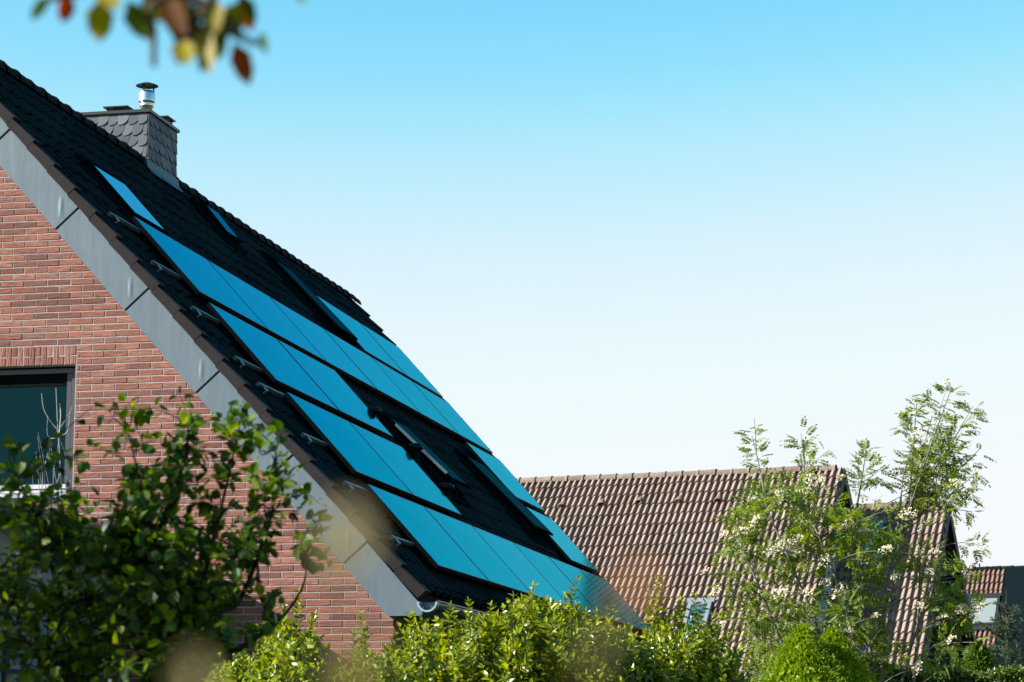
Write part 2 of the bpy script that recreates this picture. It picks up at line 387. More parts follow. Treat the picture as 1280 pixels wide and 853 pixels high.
# ================================================================== MAIN HOUSE
P = 0.84294; cp, sp = math.cos(P), math.sin(P)
E_U = np.array([0, 1., 0]); E_V = np.array([cp, 0, -sp]); E_N = np.array([sp, 0, cp]); RO = np.array([0, 0, Z0])
RAX = np.array([E_U, E_V, E_N])
def RF(u, v, n): return RO + u*E_U + v*E_V + n*E_N
def rbox(mb, u, v, n, bev=0.0): frame_box(mb, RO, RAX, (u[0], v[0], n[0]), (u[1], v[1], n[1]), bev)
def onroof(px, py, n=0.0):
    X = hit(px, py, RO+E_N*n, E_N)-RO; return X@E_U, X@E_V

YF = -1.17; YB = 15.3; VA = -5.50; VE = 2.46; NB = -.145
apex = RF(0, VA, NB); AX, AZ = apex[0], apex[2]
house = empty('brick_house', (-3.2, YF, 0), 'red brick gabled house with steep dark tiled roof and slate clad chimney', 'house')

rf = MB(); tiled_plane(rf, RF(-1.2, VA, NB), E_U, E_V, E_N, 16.5, VE-VA, .3425, period=.30, roll=.042, per=12, jit=.004)
roof = rf.build('roof', m_dtile, house, smooth=False)
# back slope, mirrored about the ridge
EVb = np.array([-cp, 0, -sp]); ENb = np.array([-sp, 0, cp])
rb = MB(); tiled_plane(rb, RF(15.4, VA, NB), -E_U, EVb, ENb, 16.6, VE-VA, .3425, per=4)
rb.build('back_roof', m_dtile, house)
rc = MB(); ridge_caps(rc, (AX, 15.42, AZ-.02), (AX, -1.3, AZ-.02), .105, .38, flare=.006)
rc.build('ridge_tile', m_ridge, roof, smooth=False)
# brown verge tiles down the near gable edge
nv = -3.3276
i = -6
while nv + i*.3425 > VA+.1: i -= 1
while nv + (i+1)*.3425 < 2.6:
    v1 = nv + (i+1)*.3425; v0 = v1-.3425+.004; i += 1
    if v0 < VA: v0 = VA
    mb = MB(); t = rng.normal(0, .002)
    c = []
    for (v, n0, n1) in ((v0, -.208, -.118), (v1, -.192, -.086)):
        for y in (-1.272+t, -1.06):
            for n in (n0, n1): c.append(RF(y, v, n))
    mb.add(c, [(0, 1, 3, 2), (4, 6, 7, 5), (0, 4, 5, 1), (2, 3, 7, 6), (0, 2, 6, 4), (1, 5, 7, 3)])
    mb.build('verge_tile', m_verge, house)
mb = MB()
for y0, y1 in ((15.36, 15.44),):
    for k in range(24):
        v0 = VA+k*.3425; frame_box(mb, RF(0, v0, -.14), np.array([E_U, E_V*math.cos(.12)+E_N*math.sin(.12), E_N*math.cos(.12)-E_V*math.sin(.12)]), (y0, 0, -.1), (y1, .35, .02), .003)
mb.build('far_verge', m_ridge, house)
# barge board in folded metal lengths
seams = [-5.45, -3.96, -2.815, -1.67, -.53, .61, 1.75, 2.62]
for a, b in zip(seams[:-1], seams[1:]):
    mb = MB()
    if b < 2.5:
        rbox(mb, (-1.235, -1.172), (a+.011, b-.011), (-.53, -.20), .004)
        xt = RF(0, b-.24, -.245); xs_ = np.linspace(-1, 1, 11); zs_ = np.linspace(0, 1, 9)   # pressed crease beside each joint
        G = [(xt[0]+x*.034, -1.2354-.0045*math.cos(x*math.pi/2)**2*math.sin(math.pi*z)**.8, xt[2]-.02-z*.24) for z in zs_ for x in xs_]
        mb.add(G, [(r_*11+c_, (r_+1)*11+c_, (r_+1)*11+c_+1, r_*11+c_+1) for r_ in range(8) for c_ in range(10)])
    else:
        t0, t1 = -.53, -.216
        zb = RF(0, 2.62, -.30)[2]
        # last length is cut level at the bottom and plumb at the end
        xe = RF(0, 2.63, -.216)[0]
        def line(n, z): v = (n*cp-(z-Z0))/sp; return RF(0, v, n)
        pts = [RF(0, a+.011, -.216), RF(0, 2.60, -.216), None, None, RF(0, a+.011, -.53)]
        x_end = RF(0, 2.60, -.216)[0]-.005; z_low = -2.155+Z0
        q = line(-.53, z_low)
        poly = [(pts[0][0], pts[0][2]), (pts[1][0], pts[1][2]), (x_end-.02, z_low), (q[0], z_low), (pts[4][0], pts[4][2])]
        v = [(x, -1.235, z) for x, z in poly]+[(x, -1.172, z) for x, z in poly]; n = 5
        mb.add(v, [tuple(range(n)), tuple(range(n, 2*n))[::-1]]+[(k, (k+1) % n+0, (k+1) % n+n, k+n)[::-1] for k in range(n)])
    mb.build('barge_board', m_board, house)
mb = MB(); rbox(mb, (-1.222, -1.171), (-5.5, 2.45), (-.50, -.22)); mb.build('barge_backing', m_seam, house)

# gable wall: mortar bed with real bricks
XR = 1.265
def board_line(x): # z of barge board mid line at x, right slope and mirrored left slope
    xx = x if x > AX else 2*AX-x
    v = (xx-(-.36)*sp)/cp; return Z0 - v*sp + (-.36)*cp
XL = 2*AX-XR
zr, zl = board_line(XR), board_line(XL)
WINX0, WINX1, WINZ0, WINZ1 = -4.2, -2.035, Z0-.925, Z0+.385
mb = MB()
def wallquad(poly, y0, y1):
    n = len(poly); v = [(x, y0, z) for x, z in poly]+[(x, y1, z) for x, z in poly]
    mb.add(v, [tuple(range(n)), tuple(range(n, 2*n))[::-1]]+[(k, (k+1) % n, (k+1) % n+n, k+n)[::-1] for k in range(n)])
az_ = board_line(AX)
wallquad([(WINX1, 0), (XR-.01, 0), (XR-.01, zr), (WINX1, board_line(WINX1))], -1.1655, -.9)
wallquad([(XL, 0), (WINX0, 0), (WINX0, board_line(WINX0)), (XL, zl)], -1.1655, -.9)
wallquad([(WINX0, 0), (WINX1, 0), (WINX1, WINZ0), (WINX0, WINZ0)], -1.1655, -.9)
wallquad([(WINX0, WINZ1), (WINX1, WINZ1), (WINX1, board_line(WINX1)), (AX, az_), (WINX0, board_line(WINX0))], -1.1655, -.9)
gw = mb.build('gable_wall', m_mortar, house)
mb = MB(); cz, cw = .0675, .25
def brick(mb, x0, x1, z0, z1, y=-1.17, yb=-1.158, b=.003):
    t = rng.normal(0, .0009)
    j = rng.normal(0, .0008, 4)
    v = [(x0, yb, z0), (x1, yb, z0), (x1, yb, z1), (x0, yb, z1),
         (x0, y+t+b, z0), (x1, y+t+b, z0), (x1, y+t+b, z1), (x0, y+t+b, z1),
         (x0+b+j[0], y+t, z0+b+j[1]), (x1-b+j[2], y+t, z0+b+j[3]), (x1-b+j[0], y+t, z1-b+j[3]), (x0+b+j[1], y+t, z1-b+j[2])]
    mb.add(v, np.array([(0, 1, 5, 4), (1, 2, 6, 5), (2, 3, 7, 6), (3, 0, 4, 7), (4, 5, 9, 8), (5, 6, 10, 9), (6, 7, 11, 10), (7, 4, 8, 11), (8, 9, 10, 11)]))
SOLZ0, SOLZ1 = WINZ1, WINZ1+.2025
k = 0; zb = SOLZ1 - 200*cz
for c in range(0, 360):
    z0 = zb+c*cz; z1 = z0+cz-.011
    if z0 < 0: continue
    if z0 > az_: break
    off = (c % 2)*cw/2 + (c*7 % 3)*.0
    x = XR - off - 60*cw
    segs = []
    while x < XR-.02:
        xa, xb = x, min(x+cw-.010, XR)
        x += cw
        if xb < XL: continue
        lim = min(board_line(xa), board_line(xb))
        if z1 > max(board_line(xa), board_line(xb)): continue
        if z1 > WINZ0 and z0 < SOLZ1-.005:
            if xa >= WINX0-.01 and xb <= WINX1+.01: continue
            if xa < WINX1+.01 and xb > WINX1+.01: xa = WINX1+.008
            elif xa < WINX0 and xb > WINX0: xb = WINX0-.008
            if xb-xa < .03: continue
        brick(mb, xa, xb, z0, z1)
mb.build('brick_facing', m_brick, gw)
mb = MB(); x = WINX1-.004; k = 0
while x > WINX0:
    if k % 2: brick(mb, x-.052, x, SOLZ0, SOLZ1-.012)
    else: brick(mb, x-.052, x, SOLZ0, SOLZ0+.085); brick(mb, x-.052, x, SOLZ0+.097, SOLZ1-.012)
    x -= .0625; k += 1
mb.build('soldier_course', m_brickv, gw)
mb = MB(); wbox(mb, (XR-.0098, -1.157, 0), (XR-.001, -.9, zr-.05)); mb.build('corner_return', m_brick, gw)
# a few rust marks and pegs on the wall
# side wall, back wall, soffit
mb = MB(); wbox(mb, (XR-.24, -.9, 0), (XR-.02, YB-.3, board_line(XR)+.02)); mb.build('side_wall', m_soffit, house)  # near-black colour stands in for the shade on the side wall
mb = MB(); wbox(mb, (XL, -.9, 0), (XL+.24, YB-.3, board_line(XL)+.02)); mb.build('side_wall', m_soffit, house)
mb = MB(); wallquad([(XL+.02, 0), (XR-.03, 0), (XR-.03, zr), (AX, az_-.02), (XL+.02, zl)], YB-.35, YB-.1); mb.build('back_wall', m_mortar, house)
mb = MB()
rbox(mb, (-1.168, 15.3), (VA+.35, 2.40), (-.30, -.20)); mb.build('roof_deck', m_soffit, house)
mb = MB(); frame_box(mb, RO, np.array([E_U, EVb, ENb]), (0, 0, 0), (.001, .001, .001)) if False else None
mb2 = MB(); O2 = np.array([2*AX, 0, Z0]); frame_box(mb2, O2, np.array([E_U, EVb, ENb]), (-1.168, VA+.35, -.30), (15.3, 2.40, -.20)); mb2.build('roof_deck', m_soffit, house)
mb = MB(); xe = RF(0, 2.5, -.3)[0]
wbox(mb, (XR+.002, -1.165, Z0-2.15), (xe-.08, 15.2, Z0-2.09)); wbox(mb, (xe-.10, -1.166, Z0-2.152), (xe-.07, 15.2, Z0-1.98)); mb.build('eaves_soffit', m_soffit, house)

# half round gutter
gx, gz, gr = RF(0, 2.56, -.20)[0]+.05, RF(0, 2.56, -.20)[2]+.02, .092
mb = MB(); th = np.linspace(math.pi, 2*math.pi, 13)
for (rr0, rr1) in ((gr, gr-.005),):
    V = []
    for y in (-1.22, 15.3):
        V.append(np.stack([gx+rr0*np.cos(th), np.full(13, y), gz+rr0*np.sin(th)], 1)); V.append(np.stack([gx+rr1*np.cos(th), np.full(13, y), gz+rr1*np.sin(th)], 1))
    F = [(k, k+1, k+27, k+26) for k in range(12)]+[(k+13, k+39, k+40, k+14) for k in range(12)]+[(0, 26, 39, 13), (12, 25, 51, 38)]+[(k, k+13, k+14, k+1) for k in range(12)]
    mb.add(np.concatenate(V), F)
tube(mb, [(gx+gr+.004, -1.22, gz+.004), (gx+gr+.004, 15.3, gz+.004)], .010, 8)
gut = mb.build('gutter', m_gutter, house, smooth=False)
mb = MB(); V = [np.stack([gx+rr*np.cos(th), np.full(13, y), gz+rr*np.sin(th)], 1) for y, rr in ((-1.25, gr+.006), (-1.14, gr+.006), (-1.14, gr-.010), (-1.25, gr-.010))]
mb.add(np.concatenate(V), [(a*13+k, a*13+k+1, ((a+1) % 4)*13+k+1, ((a+1) % 4)*13+k) for a in range(4) for k in range(12)])
mb.build('gutter_end', m_gend, gut)  # paler ring imitates the lit inner wall of the open gutter
mb = MB(); thc = np.linspace(math.pi, 2*math.pi, 13); mb.add(np.concatenate([np.stack([gx+(gr-.012)*np.cos(thc), np.full(13, y), gz+(gr-.012)*np.sin(thc)], 1) for y in (-1.16, -1.157)]), [tuple(range(13)), tuple(range(13, 26))[::-1], (0, 12, 25, 13)]); mb.build('dark_inside_disc', m_teal, gut)  # teal disc stands in for the dark inside of the gutter

# gable window
win = MB()
yb, yf = -1.0, -1.07
for (a, b, c, d) in ((WINX1-.075, WINX1-.004, WINZ0+.06, WINZ1-.02), (WINX0+.004, WINX0+.075, WINZ0+.06, WINZ1-.02)):
    wbox(win, (a, yf, c), (b, yb, d), .004)
wbox(win, (WINX0+.075, yf, WINZ1-.07), (WINX1-.075, yb, WINZ1-.02), .003)
wbox(win, (WINX0+.075, yf, WINZ0+.06), (WINX1-.075, yb, WINZ0+.13), .003)
wbox(win, (WINX1-.135, yf+.02, WINZ0+.13), (WINX1-.082, yb+.005, WINZ1-.07), .003)
wf = win.build('window', m_wframe, house)
mb = MB(); wbox(mb, (WINX0+.076, yf+.03, WINZ1-.19), (WINX1-.140, yb, WINZ1-.072), .002); mb.build('roller_shutter_box', m_black, wf)
mb = MB(); wbox(mb, (WINX0+.076, -1.03, WINZ0+.131), (WINX1-.136, -1.025, WINZ1-.191)); mb.build('pane', m_wglass, wf)
mb = MB(); wbox(mb, (WINX0, -1.20, WINZ0+.005), (WINX1-.004, -1.05, WINZ0+.022), .003); wbox(mb, (WINX0, -1.205, WINZ0-.02), (WINX1-.004, -1.196, WINZ0+.006))
wbox(mb, (WINX0, -1.13, WINZ0+.035), (WINX1-.08, -1.117, WINZ0+.058), .002); wbox(mb, (WINX0, -1.13, WINZ0+.075), (WINX1-.08, -1.117, WINZ0+.115), .002)
mb.build('sill', m_sill, wf)
mb = MB(); wbox(mb, (WINX0-.1, -.9, WINZ0-.1), (WINX1+.1, -.6, WINZ1+.1)); mb.build('dark_room', m_black, wf)

# chimney
CX0, CX1, CY0, CY1, CZ1 = -4.62, -3.62, 4.965, 6.02, Z0+4.62
mb = MB(); wbox(mb, (CX0, CY0, Z0+3.2), (CX1, CY1, CZ1)); ch = mb.build('chimney', m_soffit, house)
mb = MB()
def slates(O, ex, ez, en, W, H, w_, g_, flip=1, clip=None):
    rows = int(H/g_)+1
    for r in range(rows):
        n = int(W/w_)+2
        for k in range(n):
            x0 = (k-.5-(r % 2)*.5+.15*rng.normal()*.3)*w_; z = H-(r+1)*g_
            hgt = g_*1.55
            cut = w_*.75
            pts = [(x0, z+hgt), (x0, z+.012)]
            for a in np.linspace(0, 1, 7)[1:]:
                pts.append((x0+cut*.25+(w_*1.12-cut*.25)*math.sin(a*math.pi/2)*1.0, z+g_*.95*(1-math.cos(a*math.pi/2))))
            pts.insert(2, (x0+.05*w_, z)) ; pts.append((x0+w_*1.12, z+hgt))
            pts = [(min(max(x, 0.0), W), min(zz, H)) for x, zz in pts]
            if max(p_[0] for p_ in pts)-min(p_[0] for p_ in pts) < .02: continue
            if flip < 0: pts = [(W-x, zz) for x, zz in pts]
            V = []
            for lay in (.006, 0.0):
                for x, zz in pts:
                    o = .006+.016*max(0, (z+hgt-zz)/hgt)+.0025*(k % 2)
                    V.append(O+ex*x+ez*zz+en*(o+lay))
            m_ = len(pts)
            mb.add(V, [tuple(range(m_)), tuple(range(m_, 2*m_))[::-1]]+[(q, (q+1) % m_, (q+1) % m_+m_, q+m_)[::-1] for q in range(m_)])
zlow = Z0+3.7
slates(np.array([CX0, CY0, zlow]), np.array([1., 0, 0]), np.array([0, 0, 1.]), np.array([0, -1., 0]), CX1-CX0, CZ1-zlow, .135, .145, 1)
slates(np.array([CX1, CY0, zlow]), np.array([0, 1., 0]), np.array([0, 0, 1.]), np.array([1., 0, 0]), CY1-CY0, CZ1-zlow, .20, .15, -1)
mb.build('slate_cladding', m_slate, ch)
mb = MB(); wbox(mb, (CX1+.002, CY0-.02, CZ1-1.0), (CX1+.022, CY0-.001, CZ1)); mb.build('corner_trim', m_dmetal, ch)
mb = MB(); wbox(mb, (CX0-.04, CY0-.045, CZ1+.002), (CX1+.045, CY1+.04, CZ1+.045), .004); mb.build('chimney_cap', m_dmetal, ch)
mb = MB(); c = (-3.79, CY0+.40, CZ1+.04)
lathe(mb, c, [(.078, 0), (.078, .14), (.092, .15), (.096, .163), (.092, .175), (.092, .20), (.106, .21), (.110, .225), (.108, .235), (.108, .32), (.100, .34), (.085, .355), (.085, .36), (.06, .36)])
fl = mb.build('flue', m_steel, ch, smooth=True)
mb = MB()
lathe(mb, c, [(.0, .475), (.06, .468), (.142, .435), (.147, .428), (.142, .428), (.06, .445), (.0, .45)])
for a in (0.4, 2.5, 4.6):
    wbox(mb, (c[0]+.085*math.cos(a)-.008, c[1]+.085*math.sin(a)-.008, c[2]+.34), (c[0]+.085*math.cos(a)+.008, c[1]+.085*math.sin(a)+.008, c[2]+.445))
mb.build('flue', m_dmetal, ch, smooth=False).name = 'rain_cap'
for (x, y, sx, sy) in ((-4.09, CY0+.24, .17, .17), (-3.74, CY1-.24, .15, .15)):
    mb = MB(); wbox(mb, (x-sx, y-sy, CZ1+.12), (x+sx, y+sy, CZ1+.138), .003)
    for dx in (-1, 1):
        for dy in (-1, 1): wbox(mb, (x+dx*sx*.7-.012, y+dy*sy*.7-.012, CZ1+.044), (x+dx*sx*.7+.012, y+dy*sy*.7+.012, CZ1+.12))
    wbox(mb, (x-.08, y-.08, CZ1+.044), (x+.08, y+.08, CZ1+.085))
    mb.build('cover_plate', m_dmetal, ch)
# flashing at the chimney foot
mb = MB(); fv = (CX1-Z0*0)/1.0
def roofz(x, n): # z on the right slope
    v = (x-n*sp)/cp; return RF(0, v, n)[2]
zf = roofz(CX1, -.10)
pts = []
for k in range(13):
    y = CY0-.10+k*(CY1-CY0+.16)/12; pts.append(y)
V = []
for y in pts:
    wv = .012*math.sin(y*9.0)+.01*rng.normal()
    a = RF(y, 0, 0); vb = (CX1+.012-(-.08)*sp)/cp
    V += [np.array([CX1+.030, y, zf+.085]), RF(y, vb+.05, -.075), RF(y, vb+.16+wv, -.082)]
mb.add(V, [(3*k+a, 3*k+1+a, 3*k+4+a, 3*k+3+a) for k in range(12) for a in (0, 1)])
wbox(mb, (CX1-.22, CY0-.026, zf-.05), (CX1+.03, CY0-.018, zf+.12))
mb.build('flashing', m_lead, ch)

# roof windows
def skylight(name_label, u, v, gmat, lift=0.0, top_lift=0.0, n0=-.12, n1=-.005, edge=None, fmat=None):
    fmat = fmat or m_skyf
    mb = MB(); f = .065
    rbox(mb, (u[0], u[0]+f), v, (n0, n1-.03), .004); rbox(mb, (u[1]-f, u[1]), v, (n0, n1-.03), .004)
    rbox(mb, (u[0]+f, u[1]-f), (v[0], v[0]+f), (n0, n1-.03), .004); rbox(mb, (u[0]+f, u[1]-f), (v[1]-f, v[1]), (n0, n1-.03), .004)
    rbox(mb, (u[0]-.09, u[1]+.09), (v[0]-.12, v[0]-.01), (n0, n1-.02), .006)
    rbox(mb, (u[0]-.10, u[0]-.002), (v[0], v[1]+.14), (n0, n0+.055), .004); rbox(mb, (u[1]+.002, u[1]+.10), (v[0], v[1]+.14), (n0, n0+.055), .004)
    rbox(mb, (u[0], u[1]), (v[1]+.002, v[1]+.16), (n0, n0+.05), .004)
    s = mb.build('skylight', fmat, house)
    if name_label: s['label'] = name_label
    mb = MB(); rbox(mb, (u[0]+f+.002, u[1]-f-.002), (v[0]+f+.002, v[1]-f-.002), (n0+.004, n0+.03)); mb.build('dark_opening', m_black, s)
    L = v[1]-v[0]; a = math.atan2(lift-top_lift, L); ev2 = E_V*math.cos(a)+E_N*math.sin(a); en2 = -E_V*math.sin(a)+E_N*math.cos(a)
    O = RF(0, v[0], n1-.025+top_lift); AXs = np.array([E_U, ev2, en2])
    mb = MB(); g2 = .05
    for lo, hi in (((u[0], 0), (u[0]+g2, L)), ((u[1]-g2, 0), (u[1], L)), ((u[0]+g2, 0), (u[1]-g2, g2)), ((u[0]+g2, L-g2), (u[1]-g2, L))):
        frame_box(mb, O, AXs, (*lo, 0), (*hi, .03), .004)
    sh = mb.build('sash', fmat, s)
    mb = MB(); frame_box(mb, O, AXs, (u[0]+g2, g2, .008), (u[1]-g2, L-g2, .026)); mb.build('pane', gmat, s)
    if edge:
        mb = MB(); frame_box(mb, O, AXs, (u[0]-.012, edge[0]*L, .004), (u[0]-.001, edge[1]*L, .040), .002); mb.build('edge_trim', m_zinc, s)
    if lift > .05:
        mb = MB()
        for uu in (u[0]+.09, u[1]-.09):
            A = RF(uu, v[1]-.3, n0+.03); B = O+E_U*uu+ev2*(L-.06)
            mb = MB(); tube(mb, [A, B], .008, 6); mb.build('stay', m_vent, s)
    return s
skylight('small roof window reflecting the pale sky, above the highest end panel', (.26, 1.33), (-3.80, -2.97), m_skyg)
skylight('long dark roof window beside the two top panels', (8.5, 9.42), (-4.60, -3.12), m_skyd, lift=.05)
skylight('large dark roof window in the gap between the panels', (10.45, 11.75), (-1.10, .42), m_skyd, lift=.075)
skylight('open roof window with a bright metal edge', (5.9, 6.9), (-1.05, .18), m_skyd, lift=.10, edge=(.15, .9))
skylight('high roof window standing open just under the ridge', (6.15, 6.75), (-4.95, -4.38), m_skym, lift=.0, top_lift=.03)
# capped vent pipes in the gap between the panels
for (px, py, u_, h) in ((470, 527, 5.0, .12), (521, 580, 5.55, .17), (556, 628, 5.5, .12)):
    X = hit(px, py, np.array([0, u_, 0]), np.array([0, 1., 0])); v_ = (X-RO)@E_V
    b0 = RF(u_, v_, -.12)
    mb = MB(); hh = h+.08
    lathe(mb, b0, [(.055, -.05), (.055, hh-.06), (.10, hh-.05), (.115, hh-.03), (.105, hh), (.07, hh+.025), (0, hh+.035)], 20)
    mb.build('vent_pipe', m_vent, house, smooth=True)

# ------------------------------------------------------------------ solar panels
DU = 2.4021
rowsv = {'A': (-4.1127, -3.0026), 'B': (-2.8701, -1.7451), 'C': (-1.5936, -.4699), 'D': (-.2984, .8256), 'E': (.9984, 2.1298)}
present = {'A': [4, 5], 'B': range(6), 'C': [0, 1, 5], 'D': [0, 1, 5], 'E': range(6)}
ordn = ['nearest the gable', 'second from the gable', 'third from the gable', 'fourth from the gable', 'fifth from the gable', 'at the far end']
rown = {'B': 'second row from the top', 'E': 'bottom row'}
def plabel(r, c):
    if r == 'A': return 'blue solar panel in the short top row, the ' + ('left' if c == 4 else 'right') + ' one of two'
    if r in 'BE': return 'blue solar panel in the %s, %s' % (rown[r], ordn[c])
    side = 'third' if r == 'C' else 'fourth'
    if c == 5: return 'lone blue solar panel right of the roof window gap, %s row down' % side
    return 'blue solar panel in the %s row down, %s' % (side, 'leftmost of the row' if c == 0 else 'just left of the gap')
src = None
for r in 'ABCDE':
    for c in present[r]:
        v0, v1 = rowsv[r]; u0, u1 = c*DU+.012, (c+1)*DU-.012
        lab = plabel(r, c); H = 1.1248
        if src is None:
            root = empty('solar_panel', (0, 0, 0), lab, 'solar panel', 'solar panels mounted on the dark roof')
            LA = np.array([E_U, E_V, E_N]); W_ = u1-u0; f = .012
            mb = MB()
            for lo, hi in (((0, 0), (W_, f)), ((0, H-f), (W_, H)), ((0, f), (f, H-f)), ((W_-f, f), (W_, H-f))):
                frame_box(mb, np.zeros(3), LA, (lo[0], lo[1], -.045), (hi[0], hi[1], 0), .0015)
            frame_box(mb, np.zeros(3), LA, (f, f, -.03), (W_-f, H-f, -.012))
            fr = mb.build('frame', m_pframe, root)
            mb = MB(); frame_box(mb, np.zeros(3), LA, (f, f, -.010), (W_-f, H-f, -.0015)); gl = mb.build('glass', m_panel, root)
            src = root
        else:
            root = src.copy(); col.objects.link(root); root['label'] = lab
            for chd in (fr, gl):
                q = chd.copy(); col.objects.link(q); q.parent = root
        root.location = Vector(RF(u0, v0, 0) + E_N*rng.normal(0, .001))

# mounting rails sticking out towards the gable
rv = [-2.70, -2.01, -1.36, -.655, -.295, .40, 1.05, 1.785]
rn = ['topmost of the eight', 'second from the top', 'third from the top', 'fourth from the top', 'fifth from the top', 'sixth from the top', 'seventh from the top', 'lowest of the eight']
src = None
for v_, nm in zip(rv, rn):
    lab = 'aluminium mounting rail end jutting out beside the panels, ' + nm
    if src is None:
        root = empty('mounting_rail', (0, 0, 0), lab, 'mounting rail', 'mounting rails jutting out beside the panels'); LA = np.array([E_U, E_V, E_N])
        mb = MB()
        for a, b, c_, d_ in ((-.014, .014, -.034, -.031), (-.014, -.011, -.031, 0), (.011, .014, -.031, 0), (-.011, -.004, -.002, .002), (.004, .011, -.002, .002), (-.003, .003, -.031, -.018)):
            frame_box(mb, np.zeros(3), LA, (0, a, c_), (1.05, b, d_))
        r1 = mb.build('rail', m_alu, root)
        mb = MB(); frame_box(mb, np.zeros(3), LA, (.10, .015, -.012), (.15, .075, -.004), .001); frame_box(mb, np.zeros(3), LA, (.10, .068, -.075), (.15, .076, -.0125), .001)
        frame_box(mb, np.zeros(3), LA, (.10, .030, -.085), (.15, .076, -.0755), .001)
        r2 = mb.build('roof_hook', m_alu, root); src = root
    else:
        root = src.copy(); col.objects.link(root); root['label'] = lab
        for chd in (r1, r2):
            q = chd.copy(); col.objects.link(q); q.parent = root
    root.location = Vector(RF(-.83+rng.normal(0, .02), v_, -.043))

# ================================================================== ANNEX at lower left
ax = empty('garden_room', (-3.2, -4, 0), 'pale panelled garden room with dark beam behind the dark leafy bush', 'garden room')
mb = MB(); wbox(mb, (-4.9, -6.2, 0), (-1.52, -1.24, Z0-2.16)); mb.build('wall', m_annex, ax)
mb = MB()
for y in (-1.36, -2.55, -3.9, -5.2): wbox(mb, (-1.519, y-.04, 0), (-1.48, y+.04, Z0-2.16), .004)
for z in (.9, 2.3): wbox(mb, (-1.519, -6.2, z), (-1.495, -1.24, z+.03))
mb.build('post', m_beam, ax)
mb = MB(); wbox(mb, (-5.0, -6.3, Z0-2.158), (-1.42, -1.24, Z0-2.02), .006); mb.build('beam', m_beam, ax)
mb = MB(); wbox(mb, (-4.9, -6.2, Z0-2.018), (-1.53, -1.24, Z0-1.48)); mb.build('upper_panel', mat('pale_blue_panel', (.26, .38, .44), .5), ax)
mb = MB(); wbox(mb, (-5.0, -6.3, Z0-1.478), (-1.02, -1.24, Z0-1.40), .006); tube(mb, [(-1.0, -6.3, Z0-1.40), (-1.0, -1.26, Z0-1.47)], .04, 10); mb.build('canopy_roof', m_teal, ax)

# ================================================================== NEIGHBOUR HOUSES
YN = YAW + R(21)
h_ = np.array([math.sin(YN), math.cos(YN), 0]); e_ = np.array([math.cos(YN), -math.sin(YN), 0]); Q = R(48)
def gabled(root, P0, Lr, Ls, m_tile, m_wall, m_rdg, vwall, over=.18, per=8, gmat=None):
    """P0: right end of the ridge. Ridge runs to the left (-e_), front slope falls towards the camera."""
    ev = -h_*math.cos(Q)-np.array([0, 0, 1])*math.sin(Q); en = -h_*math.sin(Q)+np.array([0, 0, 1])*math.cos(Q)
    evb = h_*math.cos(Q)-np.array([0, 0, 1])*math.sin(Q); enb = h_*math.sin(Q)+np.array([0, 0, 1])*math.cos(Q)
    Lr = round(Lr/.3)*.3
    O = P0-e_*Lr-np.array([0, 0, .16])
    mb = MB(); tiled_plane(mb, O, e_, ev, en, Lr, Ls, .34, per=25, roll=.072, lift=.050, jit=.004, sharp=True); r = mb.build('roof', m_tile, root)
    mb = MB(); tiled_plane(mb, P0-np.array([0, 0, .16]), -e_, evb, enb, Lr, Ls, .34, per=4); mb.build('back_roof', m_tile, root)
    mb = MB(); ridge_caps(mb, O-np.array([0, 0, .02]), P0-np.array([0, 0, .18]), .105, .40); mb.build('ridge_tile', m_rdg, r)
    # gable prism
    mb = MB(); a = Ls*math.cos(Q)-.35; dz = Ls*math.sin(Q)-.35*math.tan(Q)
    for (s0, s1, nm, mm) in ((over, Lr-.15, 'wall', m_wall),):
        T = P0-np.array([0, 0, .42]); V = []
        for s in (s0, s1):
            B = T-e_*s
            V += [B, B-h_*a-np.array([0, 0, a*math.tan(Q)]), np.array([*(B-h_*a)[:2], 0]), np.array([*(B+h_*a)[:2], 0]), B+h_*a-np.array([0, 0, a*math.tan(Q)])]
        mb.add(V, [(0, 1, 2, 3, 4), (5, 9, 8, 7, 6)]+[(k, (k+1) % 5, (k+1) % 5+5, k+5)[::-1] for k in range(5)])
        mb.build(nm, mm, root)
    # verge boards on the right end
    mb = MB()
    for evv, enn in ((ev, en), (evb, enb)):
        frame_box(mb, P0-np.array([0, 0, .16]), np.array([e_, evv, enn]), (-.02, 0.02, -.20), (.02, Ls, .035), .003)
    mb.build('verge_board', gmat or m_soffit, root)
    return O, ev, en, r
def nroofpt(px, py, O, en, n=0.0): return hit(px, py, O+en*n, en)
def nwindow(root, O, ev, en, px0, px1, lab=None, gm=None, fm=None, trim=None):
    """px0: top left, px1: bottom right corner pixels"""
    A = nroofpt(*px0, O, en, .10)-O; B = nroofpt(*px1, O, en, .10)-O
    u0, v0, u1, v1 = A@e_, A@ev, B@e_, B@ev
    AX_ = np.array([e_, ev, en]); mb = MB(); f = .09
    for lo, hi in (((u0, v0), (u0+f, v1)), ((u1-f, v0), (u1, v1)), ((u0+f, v0), (u1-f, v0+f)), ((u0+f, v1-f), (u1-f, v1))):
        frame_box(mb, O, AX_, (*lo, -.02), (*hi, .16), .006)
    frame_box(mb, O, AX_, (u0-.05, v0-.13, 0), (u1+.05, v0-.005, .15), .006)
    frame_box(mb, O, AX_, (u0-.1, v1+.005, 0), (u1+.1, v1+.20, .13), .006)
    s = mb.build('skylight', fm or m_nframe, root)
    if lab: s['label'] = lab
    mb = MB(); frame_box(mb, O, AX_, (u0+f, v0+f, .05), (u1-f, v1-f, .135)); mb.build('pane', gm or m_nglass, s)
    return s
m_nglass = glossmat('pale_window_glass', (.45, .62, .68), (.05, .12, .16), .05, .6); m_nframe = mat('grey_skylight_frame', (.16, .19, .22), .5)
m_fglass = mat('pale_grey_pane', (.20, .24, .24), .3, spec=.3)  # one flat pale grey for the whole pane

